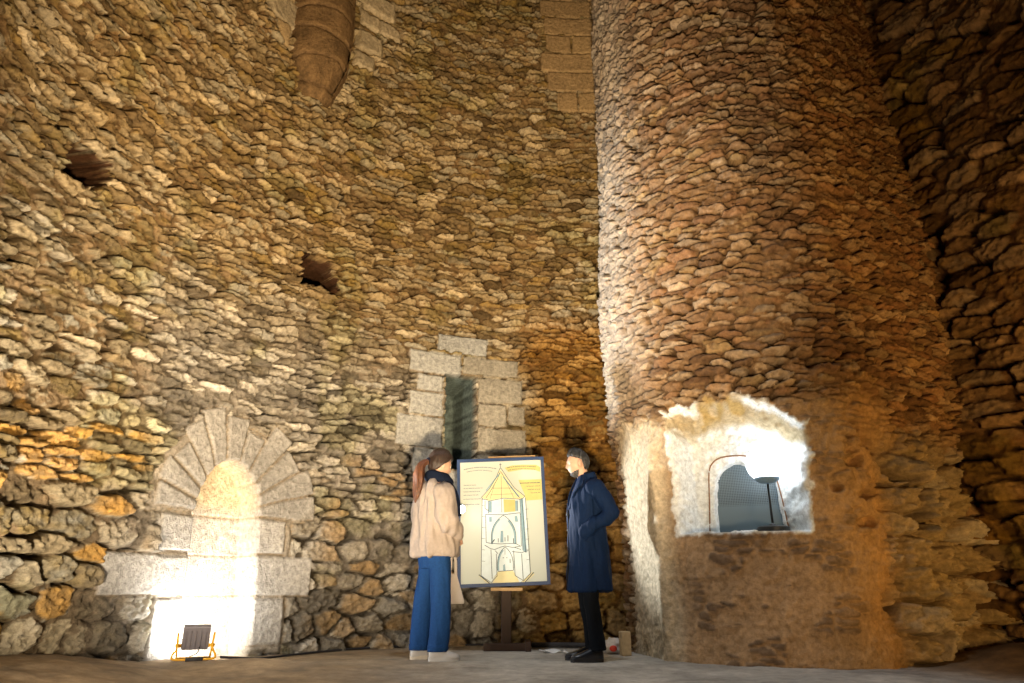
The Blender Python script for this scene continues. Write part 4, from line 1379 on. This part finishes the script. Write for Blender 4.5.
# ---- the woman
def build_woman():
    root = empty('person', (-0.672, 6.20, 0.0), math.radians(-56))
    tag(root, 'person with a long auburn ponytail in a beige jacket and wide blue jeans', 'person')
    H = Matrix.Translation((0, 0.030, 1.605)) @ Euler((math.radians(-13), 0, math.radians(-4))).to_matrix().to_4x4() @ Matrix.Scale(1.03, 4)
    parts = [head_part(H), ear_part(H, 1), ear_part(H, -1)]
    parts.append(tube([(0, -0.030, 1.38), (0, -0.015, 1.45), (0, 0.002, 1.52), (0, 0.010, 1.57)], [(0.062, 0.062), (0.050, 0.052), (0.048, 0.050), (0.047, 0.050)], 20, sub=3))
    parts.append(zloft([(0, 0.0, 0.82, .15, .10), (0, 0, 0.92, .165, .115), (0, .01, 1.08, .135, .095), (0, 0.01, 1.24, .155, .105), (0, -.02, 1.37, .165, .09), (0, -.025, 1.44, .10, .06)], 28))
    wr = {1: (0.100, 0.185, 0.985), -1: (-0.100, 0.185, 0.985)}
    for s in (-1, 1):
        parts.append(tube([(s * 0.165, -0.015, 1.385), (s * 0.225, -0.035, 1.115), wr[s]], [0.045, 0.038, 0.024], 16, sub=6))
        parts += hand_parts(wr[s], (-s * 0.55, 0.62, -0.45), (s * 0.55, 0.65, 0.40), 0.62, 0.90, thumb=1 if s < 0 else -1)
        parts.append(tube([(s * 0.09, 0, 0.92), (s * 0.095, 0.015, 0.50), (s * 0.10, -0.01, 0.09)], [0.085, 0.052, 0.036], 16, sub=6))
        parts.append(tube([(s * 0.10, -0.03, 0.06), (s * 0.102, 0.06, 0.045), (s * 0.105, 0.14, 0.035)], [0.030, 0.031, 0.022], 12, sub=3))
    fuse('body', parts, M_SKIN, root, 0.0055, 3)
    eyes(H, root)

    def keep(p):
        x, y, z = p
        line = 0.056 if y > 0.055 else (0.056 - (0.055 - y) * 1.05 if y > -0.010 else (-0.012 - (-0.010 - y) * 1.3))
        return z - max(line, -0.066)
    hair = hair_shell('hair', H, M_HAIRW, root, keep, 0.024, 711, 0.006, lambda P: 1 + 0.6 * sst(0.0, 0.07, P[..., 2]) * sst(0.06, -0.04, P[..., 1]))
    add('hair_tie', at(H, tube([(0, -0.108, 0.012), (0, -0.132, 0.004)], [0.026, 0.025], 16)), M_SCARF, hair)

    def tf(a, t):
        return 0.14 * math.sin(a * 5 + 6 * t) + 0.10 * math.sin(a * 9 + 3)
    tail = tube([(0, -0.100, 1.625), (-0.003, -0.135, 1.612), (-0.010, -0.165, 1.575), (-0.014, -0.178, 1.51), (-0.010, -0.180, 1.43), (-0.006, -0.196, 1.34), (-0.004, -0.205, 1.26)],
                [(0.024, 0.024), (0.028, 0.028), (0.044, 0.038), (0.056, 0.044), (0.052, 0.040), (0.036, 0.028), (0.006, 0.006)], 30, sub=8, fold=tf)
    add('ponytail', tail, M_TAIL, hair)
    # jacket

    def fold(a, t):
        return (0.035 * math.sin(a * 6 + 0.6) + 0.026 * math.sin(a * 10 + 2.0)) * (0.95 - t)
    cp = [zloft([(0, 0.005, 0.825, .218, .180), (0, 0.005, 0.84, .224, .186), (0, 0.005, 0.90, .222, .186), (0, 0.0, 1.05, .198, .180), (0, 0.0, 1.20, .190, .168), (0, -0.015, 1.33, .185, .142), (0, -0.025, 1.405, .155, .110), (0, -0.02, 1.455, .085, .080)], 56, fold)]
    for s in (-1, 1):
        cp.append(tube([(s * 0.135, -0.02, 1.365), (s * 0.200, -0.025, 1.315), (s * 0.240, -0.035, 1.16), (s * 0.235, 0.005, 1.075), (s * 0.180, 0.095, 1.02), (s * 0.118, 0.165, 0.992)], [0.080, 0.084, 0.076, 0.072, 0.062, 0.050], 20, sub=6,
                       fold=lambda a, t: 0.05 * math.sin(t * 34 + 2 * math.sin(a)) * math.exp(-((t - 0.6) / 0.28) ** 2)))
    jacket = fuse('jacket', cp, M_BEIGE, root, 0.0075, 3, cloth_post(721, 0.034))
    add('hem_band', zloft([(0, 0.005, 0.812, .215, .178), (0, 0.005, 0.822, .222, .184), (0, 0.005, 0.846, .222, .184), (0, 0.005, 0.856, .212, .176)], 56, lambda a, t: 0.02 * math.sin(a * 6 + 0.6), sub=2), M_BEIGE, jacket)
    for s in (-1, 1):
        add('cuff', tube([(s * 0.130, 0.150, 0.998), (s * 0.105, 0.182, 0.986)], [0.050, 0.042], 18), M_BEIGE, jacket)
    add('zip_edge', tube([(0.012, 0.085, 1.42), (0.012, 0.150, 1.31), (0.012, 0.178, 1.18), (0.012, 0.188, 1.02), (0.012, 0.194, 0.85)], 0.007, 8, sub=5), M_SCARF, jacket)
    add('shoulder_seam', tube([(0.165, 0.075, 1.35), (0.210, 0.05, 1.345), (0.228, -0.02, 1.335), (0.205, -0.105, 1.32)], 0.005, 8, sub=5), M_BEIGE, jacket)
    # scarf: a thick wrapped ring with one hanging end
    ring = []
    for k in range(25):
        a = 2 * math.pi * k / 24
        ring.append((0.078 * math.cos(a), 0.018 + 0.088 * math.sin(a), 1.475 - 0.030 * math.sin(a) + 0.006 * math.sin(3 * a)))
    scarf = add('scarf', tube(ring, (0.042, 0.050), 18, sub=3, fold=lambda a, t: 0.10 * math.sin(a * 4 + 20 * t)), M_SCARF, root)
    add('scarf_end', tube([(0.045, 0.105, 1.44), (0.055, 0.150, 1.36), (0.058, 0.178, 1.26), (0.055, 0.190, 1.16)], [(0.028, 0.016), (0.034, 0.014), (0.036, 0.012), (0.038, 0.010)], 14, sub=6), M_SCARF, scarf)
    # wide jeans
    tp = [zloft([(0, 0.0, 0.72, .160, .105), (0, 0, 0.80, .172, .118), (0, 0, 0.95, .160, .115)], 32)]
    for s, dy in ((1, 0.01), (-1, -0.045)):
        tp.append(tube([(s * 0.092, 0.0, 0.86), (s * 0.102, 0.008 + dy * 0.3, 0.66), (s * 0.110, 0.012 + dy, 0.42), (s * 0.112, 0.0 + dy, 0.20), (s * 0.112, -0.008 + dy, 0.075)], [(0.088, 0.102), (0.086, 0.092), (0.084, 0.086), (0.084, 0.084), (0.080, 0.080)], 24, sub=8,
                       fold=lambda a, t: 0.035 * math.sin(a * 5 + 1.0) * t + 0.03 * math.sin(t * 40 + 2 * math.sin(a)) * math.exp(-((t - 1.0) / 0.2) ** 2)))
    jeans = fuse('jeans', tp, M_JEANS, root, 0.007, 3, cloth_post(731, 0.010))
    for s, dy in ((1, 0.01), (-1, -0.045)):
        add('turn_up', tube([(s * 0.112, -0.008 + dy, 0.072), (s * 0.112, -0.008 + dy, 0.118)], [(0.083, 0.083), (0.086, 0.086)], 28, sub=3), M_JEANS, jeans)
        sh = shoe('shoe', Matrix.Translation((s * 0.112, -0.03 + dy, 0.0)) @ Euler((0, 0, -0.50 if s > 0 else -0.25)).to_matrix().to_4x4(), root, M_WHITE, M_SOLE if s < 0 else M_WHITE, length=0.25)
        add('lace_bow', ball((s * 0.125, 0.065 + dy, 0.098), (0.026, 0.020, 0.020), 16, 10), M_BLACK, sh)


build_woman()


# ---- the bag held by the woman
def build_tote():
    root = empty('tote_bag', (-0.525, 6.40, 0.43), math.radians(-25))
    tag(root, "white cloth tote bag hanging from the hands of the woman in jeans", 'bag')

    def fold(a, t):
        return 0.04 * math.sin(a * 5 + 3 * t)
    add('bag_body', zloft([(0.02, 0, 0.0, .090, .030), (0.02, 0, 0.02, .095, .038), (0.01, 0, 0.10, .080, .036), (0, 0, 0.20, .055, .026), (0, 0, 0.25, .042, .016)], 40, fold), M_TOTE, root)
    for s in (-1, 1):
        add('strap', tube([(-0.030, s * 0.012, 0.235), (-0.022, s * 0.010, 0.38), (-0.006, s * 0.006, 0.500), (0.008, s * 0.006, 0.500), (0.022, s * 0.010, 0.38), (0.032, s * 0.012, 0.235)], [(0.003, 0.008)] * 6, 8, sub=6), M_TOTE, root)


build_tote()
